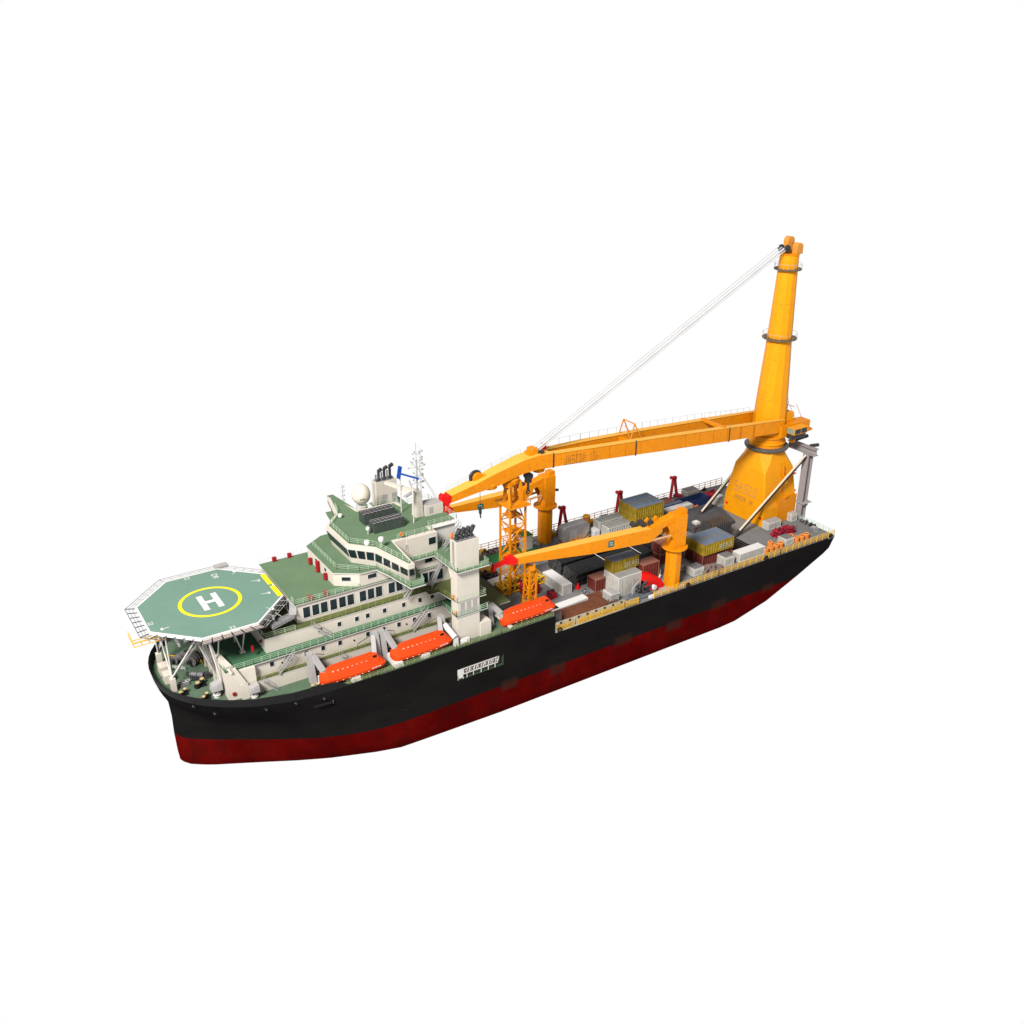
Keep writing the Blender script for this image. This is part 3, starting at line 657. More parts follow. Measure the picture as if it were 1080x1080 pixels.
MB().bar((43.0,2.2,34.4),(44.1,3.4,36.6),.9,.25,up=(0,1,0)).build('radar_scanner', BLUE, ship)
MB().bar((42.0,.2,36.6),(46.1,-1.4,34.9),.38,.3).build('radar_scanner', BLUE, ship)
rb = MB(); rb.bar((42.5,-3.3,32.4),(45.3,-.6,32.0),.1); rb.bar((41.8,-3.0,32.3),(44.8,-1.2,32.3),.8,.25); rb.bar((43.5,-3.3,34.0),(44.0,-1.0,34.8),.3); rb.build('radar_bracket', LSTEEL, ship)
wm = MB(); wm.loft([[(45.0,-1.4,26),(46.9,-1.4,26),(46.9,.6,26),(45.0,.6,26)],[(45.3,-1.0,32),(46.7,-1.0,32),(46.7,.4,32),(45.3,.4,32)]])
wm.bar((46,-.3,31.4),(42.2,7.2,31.9),1.2,1.0,w2=.8,h2=.5)
mast_o = wm.build('signal_mast', CREAM, ship)
wb = MB().box(47.1,51.4,-1.9,1.4,26,28.4).build('mast_house', CREAM, ship)
MB().box(47.3,51.2,-1.7,1.2,28.35,28.5).build('mast_house_roof', LSTEEL, wb)
MB().box(48.0,48.9,-1.96,-1.9,26.6,28.0).build('door', LSTEEL, wb)
am = MB(); am.cyl((46.2,-.2,31.9),(46.2,-.2,38.8),.17,n=8); am.cyl((46.2,-.2,38.8),(46.2,-.2,42.6),.07,n=6)
for z_, w_ in ((33.5,1.6),(35.2,1.4),(37.2,1.9),(38.5,1.3),(40.2,.8)):
    am.bar((46.2-w_,-.2,z_),(46.2+w_,-.2,z_),.07); am.bar((46.2,-.2-w_,z_),(46.2,-.2+w_,z_),.07)
    am.cbox((46.2+w_,-.2,z_+.15),(.3,.3,.35)); am.cbox((46.2-w_,-.2,z_+.1),(.2,.2,.3)); am.cbox((46.2,-.2+w_,z_+.15),(.25,.25,.3))
am.build('antenna_mast', LSTEEL, ship)
la = MB()
for i in range(15):
    z_ = 31.5+i*.7; la.bar((47.1,-.5,z_),(47.1,.1,z_),.05); 
    if i%2: la.cbox((47.6,-.2,z_),(.35,.35,.3))
la.bar((47.1,-.5,30),(47.1,-.5,41),.05); la.bar((47.1,.1,30),(47.1,.1,41),.05)
la.build('mast_ladder', LSTEEL, ship)
gy = MB()
for y in (-.9,.9): gy.cyl((46.3,-.2,37.2),(51.2,y,28.4),.04,n=5)
gy.build('mast_stay', LSTEEL, ship)
wp = MB(); wp.cyl((36.9,19.0,21.6),(36.9,19.0,28.5),.08,n=6)
for z_ in (24.5,25.7,26.8,27.8): wp.bar((36.4,19,z_),(37.4,19,z_),.06); wp.cbox((37.3,19,z_+.1),(.2,.2,.3))
wp.build('whip_antenna', LSTEEL, ship)
wa = MB()
for k in range(8):
    a = k*2*pi/8; wa.bar((31+1*math.cos(a),5.0,27.2+1*math.sin(a)),(31+1*math.cos(a+pi/4),5.0,27.2+1*math.sin(a+pi/4)),.06)
# bridge wing end frame (far wing screen)
MB().add([(33.4,20.1,26.1),(34.9,20.1,26.1),(36.0,10.2,26.1),(35.9,10.2,26.1)],[(0,1,2,3)]).build('wing_walkway', GREEN, bridge)
fw = MB(); fw.loft([[(31.2,9.9,24.8),(31.3,9.7,24.8),(33.6,20.0,24.8),(33.4,20.2,24.8)],[(31.0,9.9,27.3),(31.1,9.7,27.3),(33.4,20.1,27.6),(33.2,20.3,27.6)]])
# ---------------------------------------------------- main deck rails
rail('railing', [(97,-21.5,0),(118,-21.5,0),(140,-21.5,0),(160.8,-21.5,0)], YELLOW, ship, h=1.75, bars=4, step=2.2, t=.10, posts_t=.15)
rail('railing', [(160.9,-21.4,0),(160.9,21.4,0)], RAILW, ship, h=1.5, bars=3, step=1.8, t=.09, posts_t=.10)
MB().box(160.2,161.1,-21.7,-20.6,0,1.9).build('corner_post', YELLOW, ship) if False else None
rail('railing', [(54,21.4,0),(160.8,21.4,0)], RAILO, ship, h=2.2, bars=3, step=2.3, t=.12, posts_t=.14)
fb = MB(); fb.box(68.1,87.8,-21.65,-21.45,1.9,2.5); fb.box(68.1,88.0,-21.7,-21.4,0.0,0.25); 
for x in (68.1,73.2,74.0,88): fb.box(x,x+.4,-21.65,-21.45,0.2,1.95)
fbo = fb.build('side_barrier', mat('beige_barrier',(0.50,0.44,0.33),.7,.15,.8,dirt=.5,dirt_rgb=(.25,.2,.13)), ship)
for i in range(8): MB().box(69.4+i*2.45,69.9+i*2.45,-21.72,-21.4,1.95,2.4).build('scupper', BLACK, fbo)
rail('railing', [(68.4,-21.6,.1),(73,-21.6,.1)], YELLOW, ship, h=1.7, bars=5, step=1.5, t=.10)
rail('railing', [(74.6,-21.6,.1),(88,-21.6,.1),(92,-21.6,.1)], YELLOW, ship, h=1.7, bars=5, step=3.3, t=.11, posts_t=.16)
MB().torus((69.3,-21.75,.55),.5,.16,14,6,'y').build('fairlead', BLACK, ship)
for x in (107.6,134.5,159.2): MB().torus((x,-21.75,.55),.5,.2,14,6,'y').build('fairlead', BLACK, ship)
rail('railing', [(18.5,-21.5,4.5),(43,-21.6,4.5),(54,-21.6,4.5),(67.6,-21.6,4.5)], OLIVE, ship, h=1.1, t=.05)
MB().box(72.0,88.2,-18.8,-11.6,0.01,.05).build('rusty_plate', RUST, ship)
MB().box(68.0,72.0,-18.6,-17.8,0,2.6).build('end_bulkhead', STEEL, ship); MB().box(68.6,72,-17.8,-13.6,0,.5).build('step_plate', STEEL, ship)
MB().box(97.5,107.5,-21.3,-16.0,0.01,.06).build('crane_foundation', LSTEEL, ship)
MB().box(135.9,147.6,-7.5,8.3,0.01,.07).build('deck_panel', mat('lighter_deck_paint',(0.25,0.245,0.24),.75,.1,.2,dirt=.35,dirt_rgb=(.18,.17,.16)), ship)
for i in range(26):   # seams in deck plating
    x = 70+i*3.5; MB().box(x,x+.05,-21.4,21.4,0.004,.012).build('plate_seam', DGREY, ship)
# ================================================================== MAIN MAST CRANE
XM = 154.3
crane = thing('mast_crane', 'huge yellow mast crane on a tapered stern pedestal with its long boom lying forward', 'crane', (XM,0,0))
def octr(hx, hy, c, z): return [(XM-hx,-hy+c,z),(XM-hx+c,-hy,z),(XM+hx-c,-hy,z),(XM+hx,-hy+c,z),(XM+hx,hy-c,z),(XM+hx-c,hy,z),(XM-hx+c,hy,z),(XM-hx,hy-c,z)]
pd = MB(); pd.loft([octr(6.3,7.4,.05,0.06), octr(6.3,7.4,.05,5.2), octr(5.7,5.6,.35,15.2), octr(5.0,4.9,2.0,18.2), octr(4.5,4.5,2.4,20.3)])
pdo = pd.build('pedestal', ORANGE2, crane)
pb = MB(); pb.box(XM-1,XM+6.2,-7.62,-7.42,0.1,7.5); pb.bar((XM+1,-7.6,7.5),(XM+5.6,-6.9,7.5),.9,.3); pb.bar((XM+.8,-6.9,13.5),(XM+5.6,-6.3,13.5),1.2,.25)
pb.bar((XM+1.2,-7.5,0.2),(XM+1.2,-6.0,16.5),.35,.35); pb.box(XM+5.8,XM+7.4,-5.5,-3.0,13.4,13.65); pb.box(XM+5.8,XM+7.4,-6.2,-3.0,7.6,7.85)
pb.build('pedestal_bracket', ORANGE, pdo)
for y in (6.4,-6.5): MB().box(XM-6.37,XM-6.3,y-.4,y+.4,2.2,2.9).build('warning_sign', RED, pdo)
# faded dotted lettering on pedestal front: two rows of dot-matrix characters
DOT = {'H':['101','101','111','101','101'],'E':['111','100','110','100','111'],'A':['010','101','111','101','101'],'V':['101','101','101','101','010'],'Y':['101','101','010','010','010'],
 'L':['100','100','100','100','111'],'I':['111','010','010','010','111'],'F':['111','100','110','100','100'],'T':['111','010','010','010','010'],'S':['111','100','111','001','111'],
 '1':['010','110','010','010','111'],'8':['111','101','111','101','111'],'R':['110','101','110','101','101'],'C':['111','100','100','100','111'],'O':['111','101','101','101','111'],'N':['101','111','111','101','101'],'B':['110','101','110','101','110'],'J':['001','001','001','101','111']}
def dots(name, s, org, du, dv, sz, th, m, parent):
    mb = MB(); org = Vector(org); du = Vector(du); dv = Vector(dv); k = 0; nn = du.cross(dv).normalized()
    for ch in s:
        if ch != ' ':
            for r_, row in enumerate(DOT[ch]):
                for c_, b in enumerate(row):
                    if b == '1':
                        p = org + du*(k+c_) + dv*(4-r_); a = du.normalized()*sz/2; bb = dv.normalized()*sz/2
                        mb.add([p-a-bb+nn*th,p+a-bb+nn*th,p+a+bb+nn*th,p-a+bb+nn*th,p-a-bb-nn*th,p+a-bb-nn*th,p+a+bb-nn*th,p-a+bb-nn*th],[(0,1,2,3),(0,4,5,1),(1,5,6,2),(2,6,7,3),(3,7,4,0)])
        k += 4
    return mb.build(name, m, parent)
FZ = Vector((.6,0,10)).normalized()
dots('lettering', 'SASCO', (XM-6.26,4.2,7.6), (0,-.44,0), FZ*.62, .26, .08, LETTER, pdo)
dots('lettering', 'JASCON 18', (XM-6.34,3.9,5.3), (0,-.2,0), FZ*.26, .14, .1, LETTERD, pdo)
# slew ring
sr = MB(); sr.lathe((XM,0,0), [(4.6,20.2),(5.7,20.4),(6.0,20.9),(6.0,21.2),(4.9,21.25),(4.7,21.3)], 40); sr.build('slewing_ring', mat('grey_ring_steel',(.13,.125,.12),.6,.15,1), crane, smooth=False)
sr2 = MB(); sr2.lathe((XM,0,0), [(4.7,21.3),(4.7,24.0),(5.1,24.1),(5.1,24.5),(4.3,24.6)], 36); sr2.build('slewing_column', ORANGE, crane)
ws = MB(); ws.lathe((XM,0,0),[(4.75,22.2),(5.0,22.3),(5.0,22.7),(4.75,22.8)],36); ws.build('ring_flange', ORANGE2, crane)
mt = MB()
def r16(r, z, n=12): return [(XM+1.03*r*math.cos(2*pi*(i+.5)/n), 1.03*r*math.sin(2*pi*(i+.5)/n), z) for i in range(n)]
mt.loft([r16(4.3,24.4),r16(4.25,29.9),r16(3.75,39.5),r16(3.1,51.2),r16(2.45,68.1),r16(2.35,72.3)])
mo = mt.build('mast', ORANGE2, crane)
# plate seams on mast
for z_, r_ in ((34.5,4.02),(45.5,3.43),(60,2.8)): 
    MB().lathe((XM,0,0), [(r_-.1,z_),(r_+.06,z_),(r_+.06,z_+.12),(r_-.1,z_+.12)], 12).build('weld_band', ORANGE, mo)
for z_, R_, r_ in ((50.8,4.5,3.0),(68.6,3.5,2.3)):
    p = MB(); p.lathe((XM,0,0), [(r_,z_-.2),(R_-.1,z_-.1),(R_,z_),(R_,z_+.25),(r_,z_+.25)], 36); po = p.build('mast_platform', mat('brown_grey_grating',(0.16,0.12,0.08),.7,.2,1), crane)
    ra = MB()
    for i in range(16):
        a = 2*pi*i/16; q = (XM+R_*math.cos(a), R_*math.sin(a)); ra.bar((*q,z_+.2),(*q,z_+1.5),.05)
    ra.torus((XM,0,z_+1.5),R_,.04,32,4); ra.build('platform_railing', LSTEEL, po)
mc = MB(); mc.lathe((XM,0,0), [(2.3,72.2),(2.6,72.3),(2.6,72.6),(1.9,72.6)], 16); mc.build('mast_cap', ORANGE, crane)
def sheave_box(x, y, z, w, h, name='sheave_housing'):
    b = MB(); N_ = 12; pr = [(-w/2,0),(w/2,0)] + [(w/2*math.cos(pi*i/N_), h+w/2*math.sin(pi*i/N_)) for i in range(N_+1)]
    for yy in (y-.75,y+.75):
        pass
    b.loft([[(x+p[0],y-.8,z+p[1]) for p in pr],[(x+p[0],y+.8,z+p[1]) for p in pr]])
    b.build(name, mat('tan_orange_paint',(0.72,0.30,0.05),.5,.08,.8), crane)
sheave_box(XM+.3,.9,72.5,2.3,3.0); sheave_box(XM+1.4,-1.2,72.5,2.2,1.6)
for dx, dy in ((-2.4,.9),(-1.9,-.7)):
    s_ = MB(); s_.cyl((XM+dx,dy-.35,73.9),(XM+dx,dy+.35,73.9),.85,n=18); s_.torus((XM+dx,dy,73.9),.8,.18,18,6,'y'); s_.build('sheave', DSTEEL, crane, smooth=True)
# boom: two legs joined to a single nose
def leg(sgn):
    pts = [ (XM+.5,4.9,25.9,29.4,1.0), (133,4.5,27.3,30.9,1.5), (112,3.8,28.7,32.3,1.5), (92,3.0,30.1,33.4,1.5), (80.0,2.2,30.7,33.9,1.6)]
    rg = []
    for x,yc,z0,z1,w in pts:
        ya, yb = sgn*yc-w/2*1.0, sgn*yc+w/2
        if sgn < 0: ya, yb = -yc-.1, -yc-.1+w
        else: ya, yb = yc+.1-w, yc+.1
        rg.append([(x,ya,z0),(x,yb,z0),(x,yb,z1),(x,ya,z1)])
    mb = MB().loft(rg); o = mb.build('boom_leg', ORANGE, crane)
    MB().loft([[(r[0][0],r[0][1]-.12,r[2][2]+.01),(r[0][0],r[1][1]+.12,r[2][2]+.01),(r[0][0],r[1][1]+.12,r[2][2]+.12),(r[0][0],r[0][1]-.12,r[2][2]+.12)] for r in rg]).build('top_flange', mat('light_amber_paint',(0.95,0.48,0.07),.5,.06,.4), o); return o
legn = leg(-1); legf = leg(1)
LINE = mat('seam_orange', (0.50,0.14,0.004), .6)
for par, y_, sg in ((legn,-1,-1),):
    for k in range(1,14):
        x = 82+k*4.7; f = (x-92)/(133-92); yc = (3.0+(4.5-3.0)*f if x > 92 else 3.0-(92-x)*.0667); z0 = (30.1-2.8*f if x > 92 else 30.1+(92-x)*.05); z1 = (33.4-2.5*f if x > 92 else 33.4+(92-x)*.042)
        MB().box(x,x+.07,-yc-.16,-yc-.02,z0+.1,z1-.1).build('weld_seam', LINE, par)
# knee and nose
kn = MB(); prof = [(80.2,2.3,30.6,33.95),(76.4,2.1,30.8,34.1),(72.5,2.0,30.6,33.7),(66,1.75,29.0,32.2),(60,1.55,28.4,30.5),(53.2,1.35,27.4,28.95)]
kn.loft([[(x,-w,z0),(x,w,z0),(x,w,z1),(x,-w,z1)] for x,w,z0,z1 in prof]); kno = kn.build('boom_nose', ORANGE, crane)
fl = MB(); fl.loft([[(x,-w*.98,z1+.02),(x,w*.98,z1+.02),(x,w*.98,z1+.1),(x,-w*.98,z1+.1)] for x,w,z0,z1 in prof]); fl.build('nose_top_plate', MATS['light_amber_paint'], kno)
for x0 in (64.5,70.4): MB().lathe((x0,0,0),[(.1,0)]*0+[(.01,27.6),(1.7,28.3),(1.9,29.3),(1.2,30.5)],16).build('hook_sheave_housing', ORANGE, kno)
hs = MB(); hs.cyl((61.3,.5,31.3),(61.3,1.2,31.3),1.5,n=20); hs.torus((61.3,.85,31.3),1.4,.28,20,6,'y'); hs.build('sheave', DSTEEL, crane)
hs = MB(); hs.cyl((61.6,-.2,31.2),(61.6,.5,31.2),1.25,n=20); hs.bar((61.2,.1,31.1),(63.8,.1,31.3),.8,.7); hs.build('sheave_bracket', ORANGE, crane)
kb = MB(); kb.box(75.4,77.0,-1.0,1.4,34.0,35.5); kb.box(74.6,75.4,-1.0,1.2,34.0,34.8); kb.build('boom_head_block', ORANGE, crane)
kb = MB(); kb.cyl((77.9,-1.5,34.5),(77.9,1.2,34.5),.5,n=14); kb.build('boom_head_sheave', DSTEEL, crane)
kb = MB(); kb.box(79.5,80.4,.6,1.4,34.2,35.6); kb.build('boom_lamp', RED, crane)
ht = MB(); hp = [(53.8,28.2),(53.9,29.0),(53.4,29.6),(52.8,29.1),(52.2,29.7),(51.6,29.3),(51.5,27.9),(52.3,26.8),(53.1,26.8)]
ht.loft([[(x,-1.45,z_) for x,z_ in hp],[(x,.4,z_) for x,z_ in hp]]); ht.build('boom_tip', RED, crane)
hk = MB(); hk.cyl((61.8,-.3,27.9),(61.8,-.3,24.2),.06,n=5); hk.bar((61.8,-.3,24.2),(61.8,-.3,22.6),.7,.4); hk.cyl((61.8,-.3,22.6),(61.9,-.3,21.4),.22,.12,n=8); hk.build('whip_hook', DSTEEL, crane)
hb_ = MB(); hb_.cyl((75.0,-.8,28.9),(75.0,.8,28.9),.9,n=14); hb_.box(74.4,75.6,-.6,.6,27.2,28.6); hb_.cyl((75.0,0,27.3),(75.0,0,25.2),.3,n=8); hb_.torus((75.0,0,24.8),.4,.18,10,6,'y'); hb_.build('main_hook', DSTEEL, crane)
hb_ = MB(); hb_.lathe((77.8,0,0),[(.01,28.9),(1.4,29.5),(1.8,30.8),(1.2,31.2)],14); hb_.build('hook_hanger', ORANGE, crane)
cr = MB()
for x, yy in ((103.8,3.5),(133,4.4),(91,2.8)): cr.box(x-.6,x+.6,-yy,yy,31.2,32.2 if x<130 else 30.6)
cr.build('cross_beam', ORANGE, crane)
jp = MB()
for x,z0,z1,y in ((134.5,27.0,31.0,-4.65),(104.0,29.1,32.9,-3.65),(80.4,30.5,34.1,-2.4)): jp.box(x-.14,x+.14,y-.06,y+.3,z0,z1)
jp.build('boom_joint', DSTEEL, crane)
th = Vector((-20,0,1.2)).normalized()*-1
dots('lettering', 'JASCON 18', (83.2,-2.66,30.95), Vector((.26,-.0135,-.014)), (0,0,.5), .17, .12, LETTERD, legn)
tr = MB()
for x in (101,): pass
ap=[Vector((105.2,3.0,36.3)),Vector((105.2,-1.2,36.3))]
for s_, a in ((3.1,ap[0]),(-1.6,ap[1])):
    tr.bar((a.x-1.3,s_,32.3),a,.24); tr.bar((a.x+2.2,s_,31.9),a,.24)
tr.bar(ap[0],ap[1],.22); tr.bar((103.9,-1.6,32.3),ap[0],.14)
tr.build('boom_frame', mat('amber_frame',(0.70,0.26,0.03),.6,.1,1), crane)
for yy in (-1,1):
    pts = [(133,yy*4.4,30.95),(112,yy*3.8,32.35),(92,yy*3.0,33.45),(82,yy*2.3,33.95)]
    if yy>0: rail('boom_railing', pts, LSTEEL, crane, h=1.6, bars=1, step=2.6, t=.03, posts_t=.06)
rail('boom_railing', [(74,1.8,33.9),(66,1.6,32.2),(60,1.4,30.6),(54,1.2,29.0)], LSTEEL, crane, h=1.2, bars=2, step=2.2, t=.03, posts_t=.04)
# machinery at boom foot
mf = MB(); mf.box(XM-1,XM+10.0,-5.6,-2.2,24.6,27.9); mf.box(XM+10,XM+11.6,-5.4,-2.6,24.6,25.2); mf.bar((XM+3.2,-6,24.6),(XM+3.2,-6,23),1.2,1.2); mf.build('boom_foot', ORANGE, crane)
cb = MB(); cb.box(XM+1.0,XM+6.2,-8.2,-5.7,25.8,27.6); cbo = cb.build('operator_cab', ORANGE2, crane)
MB().box(XM+.92,XM+1.0,-8.1,-5.8,26.0,27.4).build('cab_window', mat('pale_green_glass',(0.25,0.33,0.28),.3,.2,1), cbo); MB().box(XM+1.3,XM+3.4,-8.27,-8.2,26.0,27.3).build('cab_window', GLASS, cbo); MB().box(XM+3.7,XM+5.8,-8.27,-8.2,26.0,27.3).build('cab_window', GLASS, cbo)
dk = MB(); dk.box(XM+1.0,XM+6.0,-7.9,-5.7,24.4,25.7); dk.build('cab_base', DSTEEL, crane)
MB().cyl((XM+6,-5.0,22.8),(XM+10.4,-5.0,23.0),.5,n=10).build('slewing_motor', DSTEEL, crane); MB().cyl((XM+8,-8.5,21.6),(XM+11,-8.5,21.3),.5,n=10).build('slewing_motor', DSTEEL, crane)
wb_ = MB(); wb_.box(XM+3.2,XM+6.5,1.5,5.8,27.9,31.8); wb_.box(XM+3,XM+5.5,-3.5,0,28.0,30.4); wb_.build('winch_house', ORANGE2, crane)
wf = MB()
for x in (XM+7,XM+9.5): 
    for y in (-3,2.5): wf.bar((x,y,27.9),(x-1.2,y*.5,31.6),.12)
wf.bar((XM+6,-3,31.6),(XM+6,3,31.6),.12); wf.build('winch_frame', mat('brown_red_frame',(0.5,.13,.04)), crane)
rail('boom_railing', [(XM-3,4.8,29.5),(XM-10,4.9,30),(XM-20,4.6,31.0)], LSTEEL, crane, h=1.3, bars=1, step=2.0, t=.04, posts_t=.06)
rail('boom_railing', [(XM+3,5.6,31.9),(XM+6.5,5.6,31.9),(XM+9,2,31)], LSTEEL, crane, h=1.3, bars=2, step=1.5, t=.04, posts_t=.06)
# luffing cables
lc = None
for i, (dy, dz) in enumerate(((-.9,-.35),(-.35,.0),(.35,.3),(.9,.75))):
    c = MB(); c.cyl((XM-2.6,dy+.1,73.9+dz),(77.2,dy*1.1,35.2+dz*.5),.13 if i != 1 else .28,n=6); c.build('luffing_cable', CABLE, crane)

# ================================================================== STERN GANTRY
gt = thing('boom_cradle_gantry', 'grey steel gantry column with cross beam and sloping braces beside the yellow pedestal', 'gantry', (162,-8,0))
g = MB()
for y in (-8.4,8.4):
    g = MB(); g.box(161.25,162.75,y-.1,y+.1,.1,19.5); g.box(161.0,161.25,y-1.0,y+1.0,.1,19.5); g.box(162.75,163.0,y-1.0,y+1.0,.1,19.5)
    g.build('column', mat('mauve_grey_steel',(0.34,0.31,0.32),.55,.1,.5,dirt=.4,dirt_rgb=(.25,.17,.13),streak=True), gt)
g = MB(); g.box(160.9,162.6,-11.2,-1.5,21.3,21.5); g.box(161.6,161.9,-11.2,-1.5,19.7,21.3); g.box(160.9,162.6,-11.2,-1.5,19.5,19.7); g.box(160.9,162.6,1.5,11.2,19.5,21.5); g.build('cross_beam', MATS['mauve_grey_steel'], gt)
g = MB(); g.box(160.6,164.0,-10.2,-7.2,5.0,5.2); g.box(162,164,-9,-8.7,3.6,5.0); g.build('landing_platform', LSTEEL, gt)
for y in (-8.0,8.0):
    f = Vector((138.3,y*.92,.6)); t_ = Vector((161.2,y*1.02,19.0)); up = Vector((0,0,0)) 
    MB().cyl(f,t_,.29,n=12).build('brace', mat('cream_tube',(0.74,0.64,0.50),.5,.08,.5), gt)
    dd = Vector((.0,-.5,-.25)); MB().cyl(f+dd,t_+dd,.2,n=8).build('hydraulic_line', BLACK, gt)
    e = MB(); e.cyl(f-Vector((1.1,0,.55)),f+Vector((.9,0,.7)),.62,n=12); e.cbox(f-Vector((.9,0,.3)),(1.8,1.4,.5)); e.build('brace_foot', DSTEEL, gt)

# ================================================================== DECK CRANES
def deck_crane(x, y, tipx, tipy, label, signf, pz=10.3, booml_z=(13.7,17.1), tipz=(16.0,17.4)):
    c = thing('deck_crane', label, 'crane', (x,y,0), 'pedestal deck cranes along the ship sides')
    d = Vector((tipx-x,tipy-y,0)).normalized(); t = Vector((-d.y,d.x,0)); P0 = Vector((x,y,0))
    p = MB(); R = 2.0; n = 8
    p.loft([[(x+R*math.cos(2*pi*(i+.5)/n+.0), y+R*math.sin(2*pi*(i+.5)/n), z_) for i in range(n)] for z_ in (.05,pz)]); p.build('pedestal', ORANGE, c)
    p = MB(); p.lathe((x,y,0), [(2.0,pz-.5),(2.9,pz-.1),(3.15,pz),(3.15,pz+.3),(2.0,pz+.35)], 28); p.build('pedestal_platform', ORANGE, c)
    def L_(a, b, h): return P0 + d*a + t*b + Vector((0,0,h))
    def bx(a0,a1,b,z0,z1,z0b=None,z1b=None,b2=None):
        z0b = z0 if z0b is None else z0b; z1b = z1 if z1b is None else z1b; b2 = b if b2 is None else b2
        return [[L_(a0,-b,z0),L_(a0,b,z0),L_(a0,b,z1),L_(a0,-b,z1)],[L_(a1,-b2,z0b),L_(a1,b2,z0b),L_(a1,b2,z1b),L_(a1,-b2,z1b)]]
    k = MB(); k.loft(bx(-1.9,1.3,1.7,pz+.35,19.0)); k.loft(bx(-2.2,-.4,1.0,17.4,20.0)); k.build('king_post', ORANGE, c)
    k = MB(); k.loft(bx(1.2,7.6,1.15,17.4,19.0,16.0,17.5)); 
    for b_ in (-1.45,1.3): 
        k.add([L_(1.3,b_,pz+2.3),L_(1.3,b_,17.5),L_(3.6,b_,17.0),L_(1.3,b_+.15,pz+2.3),L_(1.3,b_+.15,17.5),L_(3.6,b_+.15,17.0)],[(0,1,2),(3,5,4),(0,3,4,1),(1,4,5,2),(0,2,5,3)])
    k.build('jib_bracket', ORANGE, c)
    L0 = (Vector((tipx,tipy,0))-P0).length
    b = MB(); ws = 1.25
    st = [(4.8,1.1,15.6,17.3),(8.2,ws,booml_z[0],booml_z[1]),(L0*.55,ws*.95,14.3,17.3),(L0*.99,.75,tipz[0],tipz[1])]
    b.loft([[L_(a,-w,z0),L_(a,w,z0),L_(a,w,z1),L_(a,-w,z1)] for a,w,z0,z1 in st]); bo = b.build('boom', ORANGE, c)
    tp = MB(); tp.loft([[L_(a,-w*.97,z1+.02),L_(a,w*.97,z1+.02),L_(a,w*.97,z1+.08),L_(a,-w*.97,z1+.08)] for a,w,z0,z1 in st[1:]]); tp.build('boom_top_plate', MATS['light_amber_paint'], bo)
    r_ = MB(); r_.cyl(L_(2.2,-1.2,14.2),L_(9.2,-.9,13.9),.28,n=8); r_.cyl(L_(2.2,1.2,14.2),L_(9.2,.9,13.9),.28,n=8); r_.build('luffing_ram', mat('pale_ram',(0.62,0.36,0.20),.4,.1,1), c)
    for a_ in (5.6,8.0):
        q = MB(); q.loft(bx(a_-.5,a_+.9,.2,17.0,19.6,17.0,18.8)); 
        q = MB(); pr = [L_(a_-.8,0,16.9),L_(a_+.9,0,16.9),L_(a_+.7,0,18.6),L_(a_,0,19.3),L_(a_-.5,0,18.7)]
        q.loft([[p_-t*.95 for p_ in pr],[p_-t*.55 for p_ in pr]]); q.build('winch_bracket', ORANGE, c)
    q = MB(); q.cyl(L_(7.4,.0,18.0),L_(7.4,-1.8,18.0),.75,n=14); q.cyl(L_(9.2,-.2,17.9),L_(9.2,-2.0,17.9),.7,n=14); q.cyl(L_(10.6,-1.5,17.3),L_(10.6,-3.2,17.3),.65,n=12); q.build('winch_drum', DSTEEL, c)
    rt = MB(); e0 = L_(L0*.99,0,16.9)
    rt.cyl(e0-t*1.0,e0+t*1.0,.95,n=14); rt.bar(e0,e0+d*1.5+Vector((0,0,.1)),1.6,1.5); rt.bar(e0+d*1.2,e0+d*4.2-Vector((0,0,.7)),.8,.8); rt.bar(e0+d*4.2-Vector((0,0,.2)),e0+d*4.6-Vector((0,0,1.7)),1.1,.6)
    rt.build('boom_tip', RED, c)
    sg = MB(); a0 = L0*signf; s2 = -(ws+.03); off = L_(a0,s2 if (t*1).y > 0 else -s2, 16.0)
    side = -1 if t.y > 0 else 1
    sg.bar(L_(a0-.75,side*(ws+.05),15.8), L_(a0+.75,side*(ws+.05),15.8), .08, 1.5); so = sg.build('sign', mat('teal_sign',(0.01,0.16,0.17),.5,.1,1), bo)
    sg = MB(); sg.bar(L_(a0-.4,side*(ws+.11),15.95), L_(a0+.5,side*(ws+.11),16.2), .04, .22); sg.bar(L_(a0-.5,side*(ws+.11),15.5), L_(a0+.4,side*(ws+.11),15.6), .04, .2); sg.build('sign_mark', WCONT, so)
    la = MB()
    for i in range(24): la.bar(L_(-.4,-2.2,1+i*.38),L_(.4,-2.2,1+i*.38),.05)
    la.build('ladder', LSTEEL, c)
    for q_ in ((-2.6,.8),): MB().cyl(L_(q_[0],q_[1],14.5),L_(q_[0]-.9,q_[1],14.3),.35,n=8).build('floodlight', DSTEEL, c)
    return c
deck_crane(105.2,-18.4,61.0,-14.0,'yellow pedestal deck crane on the near side beside the red hose reel guard', .43)
deck_crane(92.7,18.0,62.5,17.0,'yellow pedestal deck crane on the far side behind the lattice boom rest', .70)

